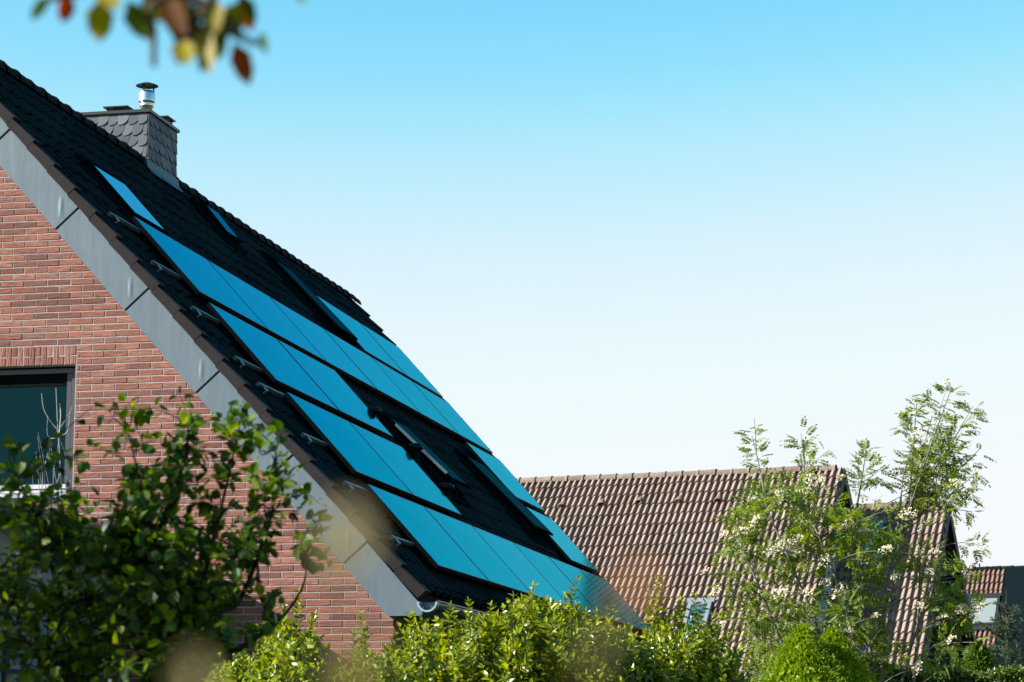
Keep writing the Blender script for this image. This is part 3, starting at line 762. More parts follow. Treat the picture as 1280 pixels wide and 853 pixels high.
n1 = empty('tiled_house', at(900, 900, 58)*np.array([1, 1, 0]), 'neighbouring house with a big sunlit brown tiled roof, right behind the panels', 'house')
P0 = at(1055, 577, 56)
O1, ev1, en1, r1o = gabled(n1, P0, 15.0, 7.6, m_ntile, m_white, m_nridge, None)
nwindow(n1, O1, ev1, en1, (861, 755), (880, 796), 'small roof window half hidden by leaves')
for px, py in ((703, 634), (752, 632), (799.6, 629), (849, 628), (898, 627)):
    c = nroofpt(px, py, O1, en1, .05)
    mb = MB(); V = []; th = np.linspace(0, math.pi, 9)
    for (s, rr) in ((-.22, .02), (-.12, .07), (0, .11), (.03, .115), (.03, .095)):
        V.append(c+ev1*s+np.cos(th)[:, None]*e_*rr+np.sin(th)[:, None]*en1*rr*1.15)
    mb.add(np.concatenate(V), [(a*9+k, a*9+k+1, a*9+k+10, a*9+k+9) for a in range(4) for k in range(8)])
    mb.build('vent_tile', m_nridge, n1, smooth=True)
n2 = empty('tiled_house', at(1120, 900, 60)*np.array([1, 1, 0]), 'lower brown tiled house with black gable behind the flowering tree', 'house')
P2 = at(1186, 622, 56.2)
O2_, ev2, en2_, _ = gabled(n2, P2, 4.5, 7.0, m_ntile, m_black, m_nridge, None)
nwindow(n2, O2_, ev2, en2_, (1083, 657), (1098, 692), None)
n3 = empty('tiled_house', at(1240, 900, 80)*np.array([1, 1, 0]), 'distant red brown tiled house at the far right edge', 'house')
P3 = at(1330, 703, 78)
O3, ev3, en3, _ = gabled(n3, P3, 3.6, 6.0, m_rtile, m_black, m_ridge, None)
nwindow(n3, O3, ev3, en3, (1211, 747), (1246, 782), 'large roof window with pale pane', m_fglass, m_dmetal)
A = nroofpt(1259, 709, O3, en3, .05)-O3
mb = MB(); frame_box(mb, O3, np.array([e_, ev3, en3]), (A@e_, .12, .05), (3.5, 5.8, .165), .004)
frame_box(mb, O3, np.array([e_, ev3, en3]), (A@e_+.9, 1.0, .166), (A@e_+1.1, 1.3, .185))
mb.build('dark_roof_panel', mat('dark_panel', (.004, .010, .012), .6, spec=.02), n3)

# ================================================================== VEGETATION
def bend(A, B, sag=.1, n=8, wob=.03):
    A = np.array(A, float); B = np.array(B, float); t = np.linspace(0, 1, n)[:, None]
    L = np.linalg.norm(B-A); off = rng.normal(size=3)*wob*L
    P_ = A+(B-A)*t+off*np.sin(t*math.pi)
    P_[:, 2] += (sag*L*np.sin(t*math.pi)).ravel()
    return P_

def shoots(mbL, mbS, bases, dirs, lens, step, L, W, pair=True, stemr=.0022, droop=.15, fold=.15, lvar=.3, curve=.25):
    """leafy shoots: opposite pairs of leaves along each thin stem"""
    Ps = []; Ds = []; Ns = []; Ls = []
    for b, d, l in zip(bases, dirs, lens):
        n = max(3, int(l/step)); cdir = d.copy(); p = b.copy(); side = unit(np.cross(d, rng.normal(size=3)))
        path = [p.copy()]; bendv = rng.normal(size=3)*curve + np.array([0, 0, .25])
        for k in range(n):
            cdir = unit(cdir + bendv*step*2.2); p = p + cdir*step; path.append(p.copy())
            side = unit(np.cross(cdir, side)) if k % 1 == 0 else side
            sc = (1-.45*(k/n)**3)*(.6+.4*min(1, k/2))
            for s in ((1, -1) if pair else ((1,) if k % 2 else (-1,))):
                dd = unit(side*s + cdir*(.55+.3*rng.random()) + rng.normal(size=3)*.18)
                Ps.append(p); Ds.append(dd); Ns.append(unit(cdir+rng.normal(size=3)*.35)); Ls.append(L*sc*(1+rng.normal()*lvar*.5))
        Ps.append(p); Ds.append(cdir); Ns.append(side); Ls.append(L*.7)
        if mbS is not None: tube(mbS, path[::2] if len(path) > 4 else path, stemr, 4, cap=False)
    Ls = np.clip(Ls, L*.3, L*1.6)
    leaves(mbL, np.array(Ps), np.array(Ds), np.array(Ns), Ls, Ls*(W/L), fold, droop)

def shrub(label, tops, depth, dspread, nsh, leaf=(.072, .036), name='shrub', m=None, zmin=1.8, thick=.5, extra=None, cat='shrub', group=None, seed=0, step=.032):
    """tops: list of (px, py) crown outline, filled down to below the frame with leafy shoots"""
    tops = np.array(tops, float); xs = np.linspace(tops[0, 0], tops[-1, 0], 200); ys = np.interp(xs, tops[:, 0], tops[:, 1])
    cxp = xs.mean(); base = at(cxp, 800, depth); base[2] = 0
    root = empty(name, tuple(base), label, cat, group)
    mbL, mbS = MB(), MB(); B, D, Ln = [], [], []
    for _ in range(nsh):
        x = rng.uniform(xs[0], xs[-1]); y = np.interp(x, xs, ys)
        if math.sin(x*.11+seed*2.1)+math.sin(x*.043+y*.09+seed)+rng.normal()*.9 < -.9 and rng.random() < .8: continue
        f = rng.random()**1.35
        dd = rng.normal()*dspread
        top = at(x, y, depth); edge = dd/dspread
        drop = f*(top[2]-zmin)+.10*edge*edge
        l = rng.uniform(.18, .42)
        p = at(x, y, depth+dd); p[2] = top[2]-drop-l*.8
        d = unit(np.array([rng.normal()*.35, rng.normal()*.35, 1.0]) + (0 if f > .3 else 0))
        if rng.random() < .45: d = unit(np.array([rng.normal()*.9, -abs(rng.normal())*.9, .55]))
        B.append(p); D.append(d); Ln.append(l)
    shoots(mbL, mbS, B, D, Ln, step, *leaf, lvar=.55)
    if extra:
        for (x, y0, y1, dx) in extra:
            p = at(x, y0, depth-dspread*.5); q = at(x+dx, y1, depth-dspread*.5); v = q-p
            shoots(mbL, mbS, [p], [unit(v)], [np.linalg.norm(v)], step, *leaf, curve=.08)
    for k in range(9):
        A = base+np.array([rng.normal()*.15, rng.normal()*.15, 0]); x = rng.uniform(xs[0]*.9+xs[-1]*.1, xs[-1]*.9+xs[0]*.1)
        T = at(x, np.interp(x, xs, ys)+25, depth+rng.normal()*dspread*.5); tube(mbS, bend(A, T, 0), np.linspace(.016, .004, 8), 6)
    mbL.build('foliage', m or m_privet, root); mbS.build('stems', m_bark, root)
    return root
shrub('bright green shrub right of the wall corner, under the dark gutter', [(478, 815), (500, 795), (520, 782), (548, 772), (575, 770), (600, 768), (630, 775), (650, 800)], 19.0, .5, 850, extra=[(510, 800, 765, 4), (588, 790, 752, -3), (560, 790, 755, 3), (610, 790, 757, 4)])
shrub('bright green shrub with a tall pale sprig against the blue panels', [(600, 800), (625, 765), (650, 752), (665, 745), (690, 752), (715, 760), (735, 765), (760, 785), (785, 800)], 19.4, .5, 1000, extra=[(665, 775, 733, 2), (695, 770, 727, 30), (705, 780, 740, 15), (655, 780, 748, -5)])
shrub('green shrub with upright shoots below the tip of the lowest panel', [(735, 820), (750, 790), (765, 782), (785, 795), (800, 800), (830, 790), (850, 800)], 19.8, .45, 650, extra=[(755, 800, 762, 3), (762, 800, 755, 4), (780, 820, 780, 4)])
shrub('tall thin green shrub with shoots in front of the small roof window', [(805, 830), (815, 790), (825, 770), (840, 765), (852, 775), (862, 760), (872, 765), (885, 790), (905, 815), (925, 840)], 20.3, .4, 560, extra=[(820, 800, 718, -2), (828, 800, 728, 8), (815, 800, 735, -6), (822, 790, 724, 2), (862, 790, 745, 8), (852, 780, 750, -2), (866, 790, 748, 16), (848, 800, 752, 2), (895, 830, 795, 12), (905, 830, 800, 5)])
shrub('small green shrub behind the dark branches, before the brick wall', [(262, 850), (290, 815), (315, 800), (345, 775), (370, 770), (385, 790), (400, 815), (420, 840)], 18.4, .4, 520, extra=[(365, 800, 752, 10), (355, 800, 760, -2), (375, 790, 738, -3), (320, 820, 785, 3)])
shrub('loose young green shoots at the foot of the brick wall', [(420, 850), (440, 825), (465, 815), (490, 805), (505, 815)], 18.0, .35, 200, extra=[(440, 850, 790, 4), (470, 850, 770, -26), (490, 840, 790, 5), (452, 850, 785, 2)])
shrub('green shrub filling the foot of the picture below the round conifers', [(880, 850), (900, 842), (925, 850)], 20, .3, 60)

# --- clipped conifers
def cone_conifer(label, name, lobes, depth, m, n, fleck, cat='conifer', group=None):
    base = at(np.mean([l[0] for l in lobes]), 850, depth); base[2] = 0
    root = empty(name, tuple(base), label, cat, group); mb = MB(); ms = MB()
    for (cx_, topy, wpx, dz) in lobes:
        T = at(cx_, topy, depth+dz); H = T[2]-.3; scale = depth/FPX
        Rb = wpx*scale
        k = int(n); t = rng.random(k)**.75; a = rng.uniform(0, 2*math.pi, k)
        lump = 1+.06*np.sin(a*5+t*23)+.06*np.sin(a*11-t*49)+.05*np.sin(a*23+t*90)+.035*rng.normal(size=k)
        prof = Rb*np.minimum(1.25, (t*H/(Rb*1.25))**.74)*lump - .05*rng.random(k)
        Pp = np.stack([T[0]+prof*np.cos(a), T[1]+prof*np.sin(a), T[2]-t*H], 1)
        D = unit(np.stack([np.cos(a), np.sin(a), np.full(k, .9)], 1)+rng.normal(size=(k, 3))*.45)
        leaves(mb, Pp, D, rdir(k), fleck*(.7+.6*rng.random(k)), fleck*.45, .2, .1)
        # inner mass, same foliage
        k2 = k//3; t = rng.random(k2); a = rng.uniform(0, 2*math.pi, k2)
        prof = Rb*np.minimum(1.25, (t*H/(Rb*1.25))**.74)*(.65+.25*rng.random(k2))
        Pp = np.stack([T[0]+prof*np.cos(a), T[1]+prof*np.sin(a), T[2]-t*H-.04], 1)
        leaves(mb, Pp, rdir(k2), rdir(k2), fleck*2.6, fleck*2.0, .1, .1)
        tube(ms, [(T[0], T[1], 0), (T[0], T[1], T[2]-.2)], [.05, .01], 6)
    mb.build('foliage', m, root); ms.build('trunk', m_bark, root)
cone_conifer('bright green rounded conifer, left of the two pressed together', 'dwarf_conifer', [(1003, 780, 66, 0)], 19.3, m_yew, 42000, .017)
cone_conifer('bright green rounded conifer, right of the two pressed together', 'dwarf_conifer', [(1041, 784, 50, .2)], 19.3, m_yew, 34000, .017)
cone_conifer('small upright green conifer between the black gable and the spruce', 'columnar_conifer', [(1221, 803, 17, 0)], 38, m_thuja, 6000, .05)
# spruce
sb = at(1260, 850, 40); sb[2] = 0
spr = empty('young_spruce', tuple(sb), 'young spruce with a bare leader at the right edge before the dark roof', 'tree')
tp = at(1258, 737, 40); mb = MB(); tube(mb, [sb, (sb[0], sb[1], tp[2]-.6), tp], [.06, .02, .006], 6); mb.build('trunk', m_bark, spr)
mb = MB(); ms = MB(); z = tp[2]-.34
while z > 1.2:
    rr = min(.75, .20+(tp[2]-z-.3)*.42)
    for k in range(7):
        a = rng.uniform(0, 2*math.pi); d = np.array([math.cos(a), math.sin(a), .55 if rr < .45 else .15])
        A = np.array([tp[0], tp[1], z+rng.normal()*.03]); B = A+d*rr*rng.uniform(.8, 1.1); tube(ms, [A, B], [.006, .003], 4, False)
        n = int(rr*130); t = rng.random(n)[:, None]; Pp = A+(B-A)*t + rdir(n)*.02*(1-t*.3)
        leaves(mb, Pp, unit(rdir(n)+d*.8), rdir(n), .045, .012)
        if rr > .3:
            for q in range(4):
                tt = rng.uniform(.3, .9); C_ = A+(B-A)*tt; D_ = C_+unit(d+rng.normal(size=3)*.6)*rr*.35; n = 22; t = rng.random(n)[:, None]
                leaves(mb, C_+(D_-C_)*t, unit(rdir(n)+unit(D_-C_)), rdir(n), .05, .012)
    z -= .16
mb.build('needles', m_spruce, spr); ms.build('branches', m_bark, spr)
# hedge
def hedge(label, x0, x1, y, depth, n):
    A, B = at(x0, y, depth), at(x1, y, depth); c = (A+B)/2; c[2] = 0
    root = empty('hedge', tuple(c), label, 'hedge'); mb = MB(); t = rng.random(n)[:, None]
    Pp = A+(B-A)*t; ang = rng.random(n)
    Pp = Pp + fw*np.array([1, 1, 0])*(rng.random(n)[:, None]*.8)
    Pp[:, 2] = Pp[:, 2]*1.0 + .10*np.sin(t.ravel()*17)*.5 + rng.normal(size=n)*.03 - (rng.random(n)**2.2)*1.2
    leaves(mb, Pp, unit(rdir(n)+[0, 0, .7]), rdir(n), .06, .035); mb.build('foliage', m_hedge, root)
    mb = MB()
    for k in range(10): q = A+(B-A)*rng.random(); tube(mb, [(q[0], q[1], 0), (q[0], q[1], q[2]-.15)], .015, 5)
    mb.build('stems', m_bark, root)
hedge('low green hedge along the bottom right, under the black gable', 1105, 1300, 842, 36, 16000)

# --- rowan tree
RD = 23.6
rbse = at(1092, 900, RD); rbse[2] = 0
row = empty('rowan_tree', tuple(rbse), 'tall open tree with feathery leaves and creamy white flower heads', 'tree')
mbT, mbL, mbF = MB(), MB(), MB()
fork = at(1085, 850, RD)
def pinnate(Ps, Ds, Ns, size):
    P_, D_, N_, L_ = [], [], [], []
    for p, d, n in zip(Ps, Ds, Ns):
        s = unit(np.cross(d, n)); n = np.cross(s, d); l = size*rng.uniform(.75, 1.15); m_ = 6
        for k in range(m_):
            t = .25+.68*k/m_; q = p+d*l*t-n*l*.16*t*t
            for sg in (1, -1):
                P_.append(q); D_.append(unit(s*sg+d*.35-n*.25+rng.normal(size=3)*.12)); N_.append(n+s*sg*.2); L_.append(l*.30*(1-.35*abs(t-.55)))
        P_.append(p+d*l*.93-n*l*.14); D_.append(unit(d-n*.3)); N_.append(n); L_.append(l*.28)
    leaves(mbL, np.array(P_), np.array(D_), np.array(N_), np.array(L_), np.array(L_)*.36, .12, .1)
def clothe(path, frm, nl, size=.20, spread=1.0):
    path = np.array(path); n = len(path)
    Ps, Ds, Ns = [], [], []
    for k in range(nl):
        t = frm+(1-frm)*rng.random()**.8; f = t*(n-1); i0 = min(int(f), n-2); p = path[i0]+(path[i0+1]-path[i0])*(f-i0); T = unit(path[i0+1]-path[i0])
        a = rdir(1)[0]; sd = unit(a-T*(a@T)); d = unit(sd*1.0+T*.35+np.array([0, 0, .12]))
        Ps.append(p+sd*rng.random()*.05*spread); Ds.append(d); Ns.append(unit(np.array([0, 0, 1.])+rng.normal(size=3)*.35))
    pinnate(Ps, Ds, Ns, size)
def flower(c, r, nrm=None):
    n = int(60*(r/.07)); a = rng.uniform(0, 2*math.pi, n); rr = r*np.sqrt(rng.random(n)); nr = unit(np.array([-.3, -.6, .75])+rng.normal(size=3)*.35)
    s = unit(np.cross(nr, [1., .1, 0])); t = np.cross(nr, s)
    Pp = c+s*(rr*np.cos(a))[:, None]+t*(rr*np.sin(a))[:, None]+nr*(.35*r*(1-(rr/r)**2)+rng.normal(size=n)*.006)[:, None]
    leaves(mbF, Pp, unit(rdir(n)+nr*.3), np.tile(nr, (n, 1))+rdir(n)*.4, .018, .017, .1, .0, shape=(.3, .5, .7, .5))
tips_sky = [(940, 545, 18), (1001, 542, 18), (1083, 560, 26), (1190, 484, 34), (1146, 500, 30), (1216, 508, 22), (1222, 590, 18), (1165, 520, 20), (1200, 545, 18), (1180, 560, 20), (1150, 560, 16), (1226, 560, 12), (1130, 585, 10), (1205, 610, 24), (1215, 640, 18)]
hub = at(1128, 655, RD)
main = [bend(rbse, at(1128, 655, RD), .02, 12, .03), bend(rbse, at(1010, 640, RD-.3), .04, 12, .04), bend(rbse, at(1070, 640, RD+.3), .02, 12, .03), bend(rbse, at(930, 690, RD-.2), .05, 12, .05), bend(rbse, at(1180, 690, RD+.2), .05, 12, .05), bend(rbse, at(960, 640, RD+.2), .04, 12, .05), bend(rbse, at(1150, 700, RD-.4), .03, 12, .05)]
for pth in main: tube(mbT, pth, np.linspace(.026, .008, len(pth)), 7)
for (x, y, nl) in tips_sky:
    dd = rng.normal()*.3
    src_ = hub if x > 1110 else main[1][-1] if x < 1030 else main[2][-1]
    if x == 940: src_ = main[5][-1]
    st = src_ + (rng.normal(size=3)*.04)
    pth = bend(st, at(x, y, RD+dd), .02, 9, .035); tube(mbT, pth, np.linspace(.012, .003, 9), 5); clothe(pth, .2 if x > 1100 else .3, int(nl*(1.35 if x > 1100 else 1.8)), .15)
    # short side twigs
    for q in range(3 if x > 1110 else 1):
        i0 = rng.integers(2, 7); s_ = pth[i0]; e2 = s_+unit(rng.normal(size=3)*.7+np.array([0, 0, .9]))*.35; b2 = bend(s_, e2, .02, 5); tube(mbT, b2, np.linspace(.005, .002, 5), 4); clothe(b2, .3, 8, .14)
mid = []
for _ in range(165):
    x = rng.uniform(885, 1225) if rng.random() < .45 else rng.uniform(900, 1110); y = rng.uniform(600, 850)
    if x > 1060 and y < 650: y += 35
    if x < 930 and y < 640: continue
    if x > 1180 and y < 660: continue
    if x < 1060 and y < 600+.25*(1000-x if x < 1000 else 0): continue
    mid.append((x, y))
for (x, y) in mid:
    E_ = at(x, y, RD+rng.normal()*.45); pth0 = main[rng.integers(len(main))]
    dists = [np.linalg.norm(pp[k]-E_)+(pp[k][2] > E_[2])*.6 for pp in main for k in range(4, len(pp))]
    j = int(np.argmin(dists)); S_ = [pp[k] for pp in main for k in range(4, len(pp))][j]
    pth = bend(S_, E_, .05, 7, .06); tube(mbT, pth, np.linspace(.006, .002, 7), 5); clothe(pth, .3, int(9 + (6 if 930 < x < 1100 else 0)), .155)
for (x, y, r) in [(945, 652, .07), (930, 664, .06), (960, 692, .07), (972, 686, .09), (985, 680, .09), (996, 676, .07), (1052, 598, .05), (1015, 600, .07), (1028, 598, .06), (975, 618, .06), (1010, 615, .05), (1040, 662, .06), (1062, 652, .07), (1056, 660, .06), (1107, 688, .07), (1135, 643, .08), (1192, 605, .09), (1153, 660, .06), (1047, 740, .08), (975, 742, .08), (1032, 728, .06), (1080, 664, .06), (1203, 762, .08), (1229, 681, .07), (1150, 758, .06), (1178, 772, .08), (1147, 835, .09), (918, 668, .07), (1075, 736, .06), (905, 668, .05), (1162, 715, .05), (1120, 720, .05), (1225, 760, .07), (1217, 768, .05), (1090, 700, .05), (1030, 700, .06), (1010, 740, .06), (1190, 800, .06), (1170, 690, .05), (940, 625, .06), (1000, 690, .06), (895, 740, .07), (882, 715, .06), (900, 780, .06), (1095, 770, .05), (1060, 790, .05), (1210, 715, .05), (1147, 541, .05), (1185, 478, .05)]:
    fc = at(x, y, RD-.68+rng.normal()*.10); flower(fc, r*rng.uniform(.75, 1.1))
    allp = [pp[k] for pp in main for k in range(4, len(pp))]; S_ = allp[int(np.argmin([np.linalg.norm(q-fc)+(q[2] > fc[2])*.5 for q in allp]))]
    pth = bend(S_, fc-[0, 0, .012], .04, 7, .05); tube(mbT, pth, np.linspace(.005, .0018, 7), 4); clothe(pth, .5, 1 if x < 1190 else 13, .15)
mbT.build('trunk', m_barkg, row, smooth=True); mbL.build('foliage', m_rowan, row); mbF.build('flower_heads', m_flower, row)

# --- dark leafy bush at left, nearer the camera
BD = 10.0
bb = at(170, 900, BD); bb[2] = 0
bush = empty('leafy_bush', tuple(bb), 'dark round leaved bush covering the lower left before the brick wall', 'bush')
mbT, mbL = MB(), MB()
trunkp = [at(215, 1150, BD), at(235, 870, BD), at(300, 812, BD), at(345, 780, BD), at(378, 735, BD), at(384, 690, BD)]
trunkp = [bb+[.1, 0, 0]]+trunkp[1:]
def smooth(pts, n=6):
    pts = np.array(pts); out = []
    for k in range(len(pts)-1):
        p0 = pts[max(k-1, 0)]; p1 = pts[k]; p2 = pts[k+1]; p3 = pts[min(k+2, len(pts)-1)]
        for t in np.linspace(0, 1, n, endpoint=False): out.append(.5*((2*p1)+(-p0+p2)*t+(2*p0-5*p1+4*p2-p3)*t*t+(-p0+3*p1-3*p2+p3)*t**3))
    out.append(pts[-1]); return np.array(out)
arms = [trunkp,
        [bb, at(190, 860, BD+.1), at(170, 760, BD), at(180, 640, BD), at(160, 540, BD-.1)],
        [bb, at(210, 850, BD), at(250, 740, BD-.1), at(280, 620, BD), at(300, 530, BD)],
        [bb, at(120, 860, BD), at(80, 760, BD+.2), at(50, 660, BD), at(20, 590, BD)],
        [bb, at(240, 840, BD), at(300, 750, BD+.2), at(340, 640, BD), at(345, 560, BD)],
        [bb, at(90, 880, BD-.2), at(30, 800, BD-.2), at(-20, 720, BD)],
        [at(345, 780, BD), at(325, 740, BD), at(322, 690, BD)], [at(200, 560+100, BD), at(230, 590, BD), at(235, 525, BD)]]
apts = []
for a in arms:
    s = smooth(a); tube(mbT, s, np.linspace(.022, .003, len(s))**1.0*np.linspace(1, .7, len(s)), 7); apts += list(s)
apts = np.array(apts)
cl = [(150, 532, 22, 40), (128, 520, 12, 8), (232, 520, 26, 50), (285, 515, 26, 50), (325, 555, 30, 60), (262, 560, 34, 70), (200, 575, 34, 70), (165, 620, 40, 90), (120, 575, 18, 26), (250, 620, 40, 100), (310, 610, 30, 60), (340, 600, 18, 22), (368, 610, 14, 14), (385, 640, 20, 34), (400, 660, 12, 14), (372, 690, 22, 40), (395, 690, 12, 16), (330, 660, 28, 44), (290, 680, 34, 70), (220, 680, 44, 150), (140, 670, 50, 190), (70, 655, 44, 150), (20, 650, 26, 70), (14, 605, 16, 24), (20, 550, 14, 12), (6, 585, 10, 10), (90, 715, 44, 160), (170, 740, 52, 220), (250, 750, 42, 150), (300, 730, 28, 44), (330, 700, 20, 20), (40, 770, 44, 110), (120, 800, 52, 190), (200, 815, 50, 210), (265, 810, 34, 90), (10, 830, 34, 60), (60, 840, 40, 90), (310, 770, 24, 22), (340, 755, 16, 10), (15, 700, 30, 60), (345, 580, 14, 14), (10, 740, 30, 50), (160, 700, 60, 160), (230, 640, 50, 110), (190, 780, 60, 200), (110, 640, 40, 90)]
Ps, Ds, Ns, Ls = [], [], [], []
for (x, y, r, n) in cl:
    if y > 640 and x < 300: n = int(n*1.75)
    n = int(n*.85); ntw = max(3, n//7)
    for _ in range(ntw):
        ex, ey = x+rng.normal()*r*.62, y+rng.normal()*r*.62; E_ = at(ex, ey, BD+rng.normal()*.28)
        j = int(np.argmin(np.linalg.norm(apts-E_, axis=1)+(apts[:, 2] > E_[2])*.15)); S_ = apts[j]
        v = E_-S_; l = np.linalg.norm(v)
        if l > .38: S_ = E_-v/l*.38
        pth = bend(S_, E_, .03, 6, .08); tube(mbT, pth, np.linspace(.0035, .0014, 6), 4, False)
        m_ = int(round(n/ntw))+2
        for k in range(m_):
            t = .25+.75*k/max(1, m_-1); f = t*5; i0 = min(int(f), 4); p = pth[i0]+(pth[i0+1]-pth[i0])*(f-i0); T = unit(pth[i0+1]-pth[i0])
            sd = unit(np.cross(T, rng.normal(size=3))); Ps.append(p); Ds.append(unit(sd+T*.5+np.array([0, 0, -.12])+rng.normal(size=3)*.2)); Ns.append(unit(np.array([-.15, -.1, 1.])+rng.normal(size=3)*.5)); Ls.append(rng.uniform(.026, .060))
Ls = np.array(Ls); leaves(mbL, np.array(Ps)+np.array(Ds)*.012, np.array(Ds), np.array(Ns), Ls, Ls*.78, .12, .2, shape=(.30, .52, .70, .42))
mbT.build('branches', m_barkd, bush, smooth=True); mbL.build('foliage', m_hazel, bush)

# --- bare climber at the window
cb = at(78, 760, 22.8); cbz = cb.copy(); cbz[2] = 0
clm = empty('bare_climber', tuple(cbz), 'bare pale twigs climbing in front of the window corner', 'climbing plant')
mb = MB()
def pxpath(l, d, r0, r1): s = smooth([at(x, y, d+rng.normal()*.01) for x, y in l], 4); tube(mb, s, np.linspace(r0, r1, len(s)), 5)
pxpath([(88, 1130), (84, 800), (80, 700), (78, 640), (76, 600), (74, 560), (72, 530), (70, 485)], 22.7, .010, .004)
pxpath([(73, 538), (64, 528), (55, 512), (52, 492)], 22.7, .006, .003); pxpath([(73, 540), (80, 528), (86, 520), (90, 508)], 22.7, .005, .002)
pxpath([(73, 547), (63, 548), (59, 540), (60, 520)], 22.7, .005, .002); pxpath([(74, 583), (66, 582), (57, 582), (60, 570), (63, 560)], 22.7, .004, .002)
pxpath([(75, 505), (76, 520), (74, 545)], 22.7, .006, .006); pxpath([(75, 545), (84, 540), (87, 520), (83, 520)], 22.7, .004, .002)
pxpath([(60, 660), (58, 620), (55, 590), (60, 565)], 22.7, .004, .002); pxpath([(52, 660), (50, 620), (46, 580), (45, 565)], 22.7, .004, .002)
pxpath([(66, 660), (62, 625), (72, 600), (82, 580), (88, 560)], 22.7, .004, .002); pxpath([(45, 650), (62, 620), (70, 610)], 22.7, .003, .002); pxpath([(56, 650), (75, 630), (88, 600)], 22.7, .003, .002)
pxpath([(180, 680), (200, 655), (225, 640), (240, 620)], 22.7, .004, .002); pxpath([(155, 665), (170, 645), (178, 630)], 22.7, .005, .003)
for k in range(16):
    x0 = rng.uniform(44, 84); y0 = rng.uniform(600, 660); x1 = x0+rng.normal()*12; y1 = y0-rng.uniform(30, 110)
    pxpath([(x0, y0), ((x0+x1)/2+rng.normal()*5, (y0+y1)/2), (x1, y1)], 22.7, .0025, .0012)
mb.build('twigs', m_twig, clm)

# --- unseen tree added left of the frame so its crown shades the bush
bc = at(110, 800, BD); tc_ = bc+SUN*4.6
tr = empty('added_shade_tree', (tc_[0], tc_[1], 0), 'broadleaf tree added out of view on the left to shade the dark bush', 'tree')
mb = MB(); tube(mb, smooth([(tc_[0], tc_[1], 0), (tc_[0]+.05, tc_[1], 2.0), tuple(tc_)]), np.linspace(.12, .05, 13), 9)
ml = MB(); n = 3400; D_ = rdir(n); D_ = unit(D_ + .35*np.sin(D_*6+1.3)[:, ::-1]); rr = (rng.random(n)**.4); Pp = tc_+D_*rr[:, None]*np.array([1.15, 1.15, 1.05])*(1+.15*np.sin(D_[:, :1]*7))
for _ in range(24): tube(mb, bend(tc_-[0, 0, .6], tc_+rdir(1)[0]*1.0, .05, 6), np.linspace(.03, .006, 6), 5)
leaves(ml, Pp, unit(rdir(n)), unit(rdir(n)+[0, 0, 1]), .085, .055); ml.build('crown', m_tree, tr); mb.build('trunk', m_bark, tr)

# --- out of focus branch hanging in at the top left
TD = 2.9
ob = empty('overhanging_branch', tuple(at(250, -60, TD)), 'blurred branch with yellow, green and red leaves hanging in at the top left', 'branch')
mb = MB()
for l in ([(420, -160), (300, -60), (262, 10), (300, 44), (322, 56)], [(262, 10), (230, -6), (190, 6), (192, 40), (192, 84)], [(230, -6), (150, -14), (90, -8), (60, 0)], [(262, 10), (240, 30), (232, 50)]):
    s = smooth([at(x, y, TD) for x, y in l], 5); tube(mb, s, np.linspace(.0065, .0035, len(s)), 6)
mb.build('twig', m_bark, ob)
def pl2(par, m, x0, y0, x1, y1, wpx, d=None):
    mb = MB(); pl(mb, x0, y0, x1, y1, wpx, d or TD); mb.build('leaf', m, par)
def pl(mb, x0, y0, x1, y1, wpx, d=TD):
    A, B = at(x0, y0, d), at(x1, y1, d+rng.normal()*.02); L = np.linalg.norm(B-A)
    leaves(mb, [A], [B-A], [unit(-fw+rng.normal(size=3)*.25)], L, 1.18*wpx*d/FPX, .12, .05, shape=(.33, .5, .72, .40))
AUT = [m_yel, m_grn, m_brz, m_yel, m_brz, m_grn]
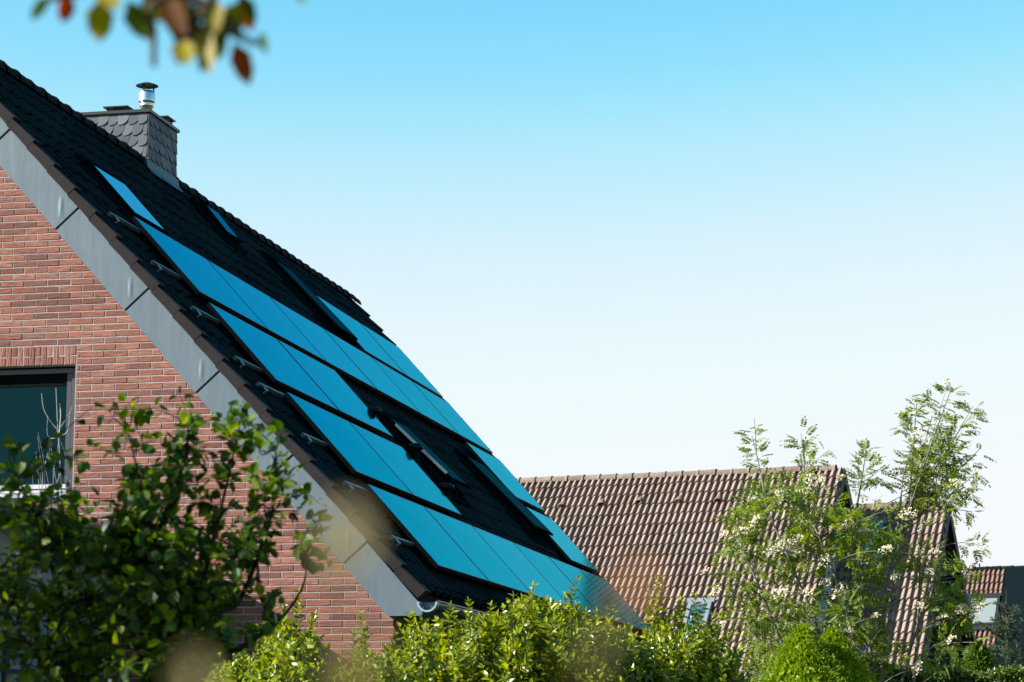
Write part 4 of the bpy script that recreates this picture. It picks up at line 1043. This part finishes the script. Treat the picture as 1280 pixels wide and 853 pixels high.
for q_, a in enumerate(((126, -2, 124, 54, 30), (160, 0, 186, 52, 28), (238, 40, 222, 82, 26), (250, 30, 262, 92, 24), (215, 10, 236, 62, 26), (180, -10, 206, 30, 28), (270, -5, 262, 50, 24), (250, 5, 226, 40, 24), (205, -5, 228, 44, 30), (300, 0, 285, 46, 28), (235, 20, 245, 70, 30), (262, 10, 282, 58, 26), (225, 50, 235, 80, 26), (270, 40, 272, 76, 22), (300, -10, 316, 42, 22), (120, -14, 150, 10, 22), (200, -16, 240, 8, 24), (280, 14, 300, 52, 18))): pl2(ob, AUT[q_ % 6], *a)
for a in ((292, 52, 313, 108, 24), (90, -8, 76, 30, 20), (256, 60, 250, 92, 16)): pl2(ob, m_redleaf, *a)
for a in ((62, -6, 38, 26, 14), (310, -4, 318, 30, 12), (370, -8, 384, 4, 10), (326, 40, 332, 66, 10)): pl2(ob, m_hazel, *a)

# --- very near twigs, far out of focus
ND = 0.6
nb = empty('foreground_sprig', tuple(at(440, 1100, ND)), 'completely blurred yellowish sprigs close to the lens at the bottom left', 'twig')
mb = MB(); mbs = MB()
for a in ((425, 725, 428, 625, 56), (440, 700, 450, 645, 34), (450, 880, 452, 795, 34), (415, 880, 425, 815, 16), (245, 890, 240, 815, 30)): pl2(nb, m_yolive, *a, d=ND)
for l in ([(440, 1100), (440, 900), (432, 700)], [(240, 1100), (238, 900), (238, 830)]):
    s = smooth([at(x, y, ND) for x, y in l], 4); tube(mbs, s, .0009, 5)
mbs.build('stem', m_bark, nb)
nb = empty('foreground_sprig', tuple(at(800, 1100, ND)), 'completely blurred orange and olive leaves close to the lens, bottom centre', 'twig')
mb = MB()
for a in ((800, 750, 790, 705, 34), (775, 780, 782, 735, 26)): pl2(nb, m_orange, *a, d=ND)
mb = MB()
for a in ((742, 845, 738, 785, 34), (725, 860, 720, 800, 24)): pl2(nb, m_olive, *a, d=ND)
mb = MB()
s = smooth([at(x, y, ND) for x, y in ((800, 1100), (770, 950), (745, 840), (790, 745))], 4); tube(mb, s, .0008, 5); mb.build('stem', m_bark, nb)

for o in bpy.data.objects:
    if '_o' in o.keys(): del o['_o']
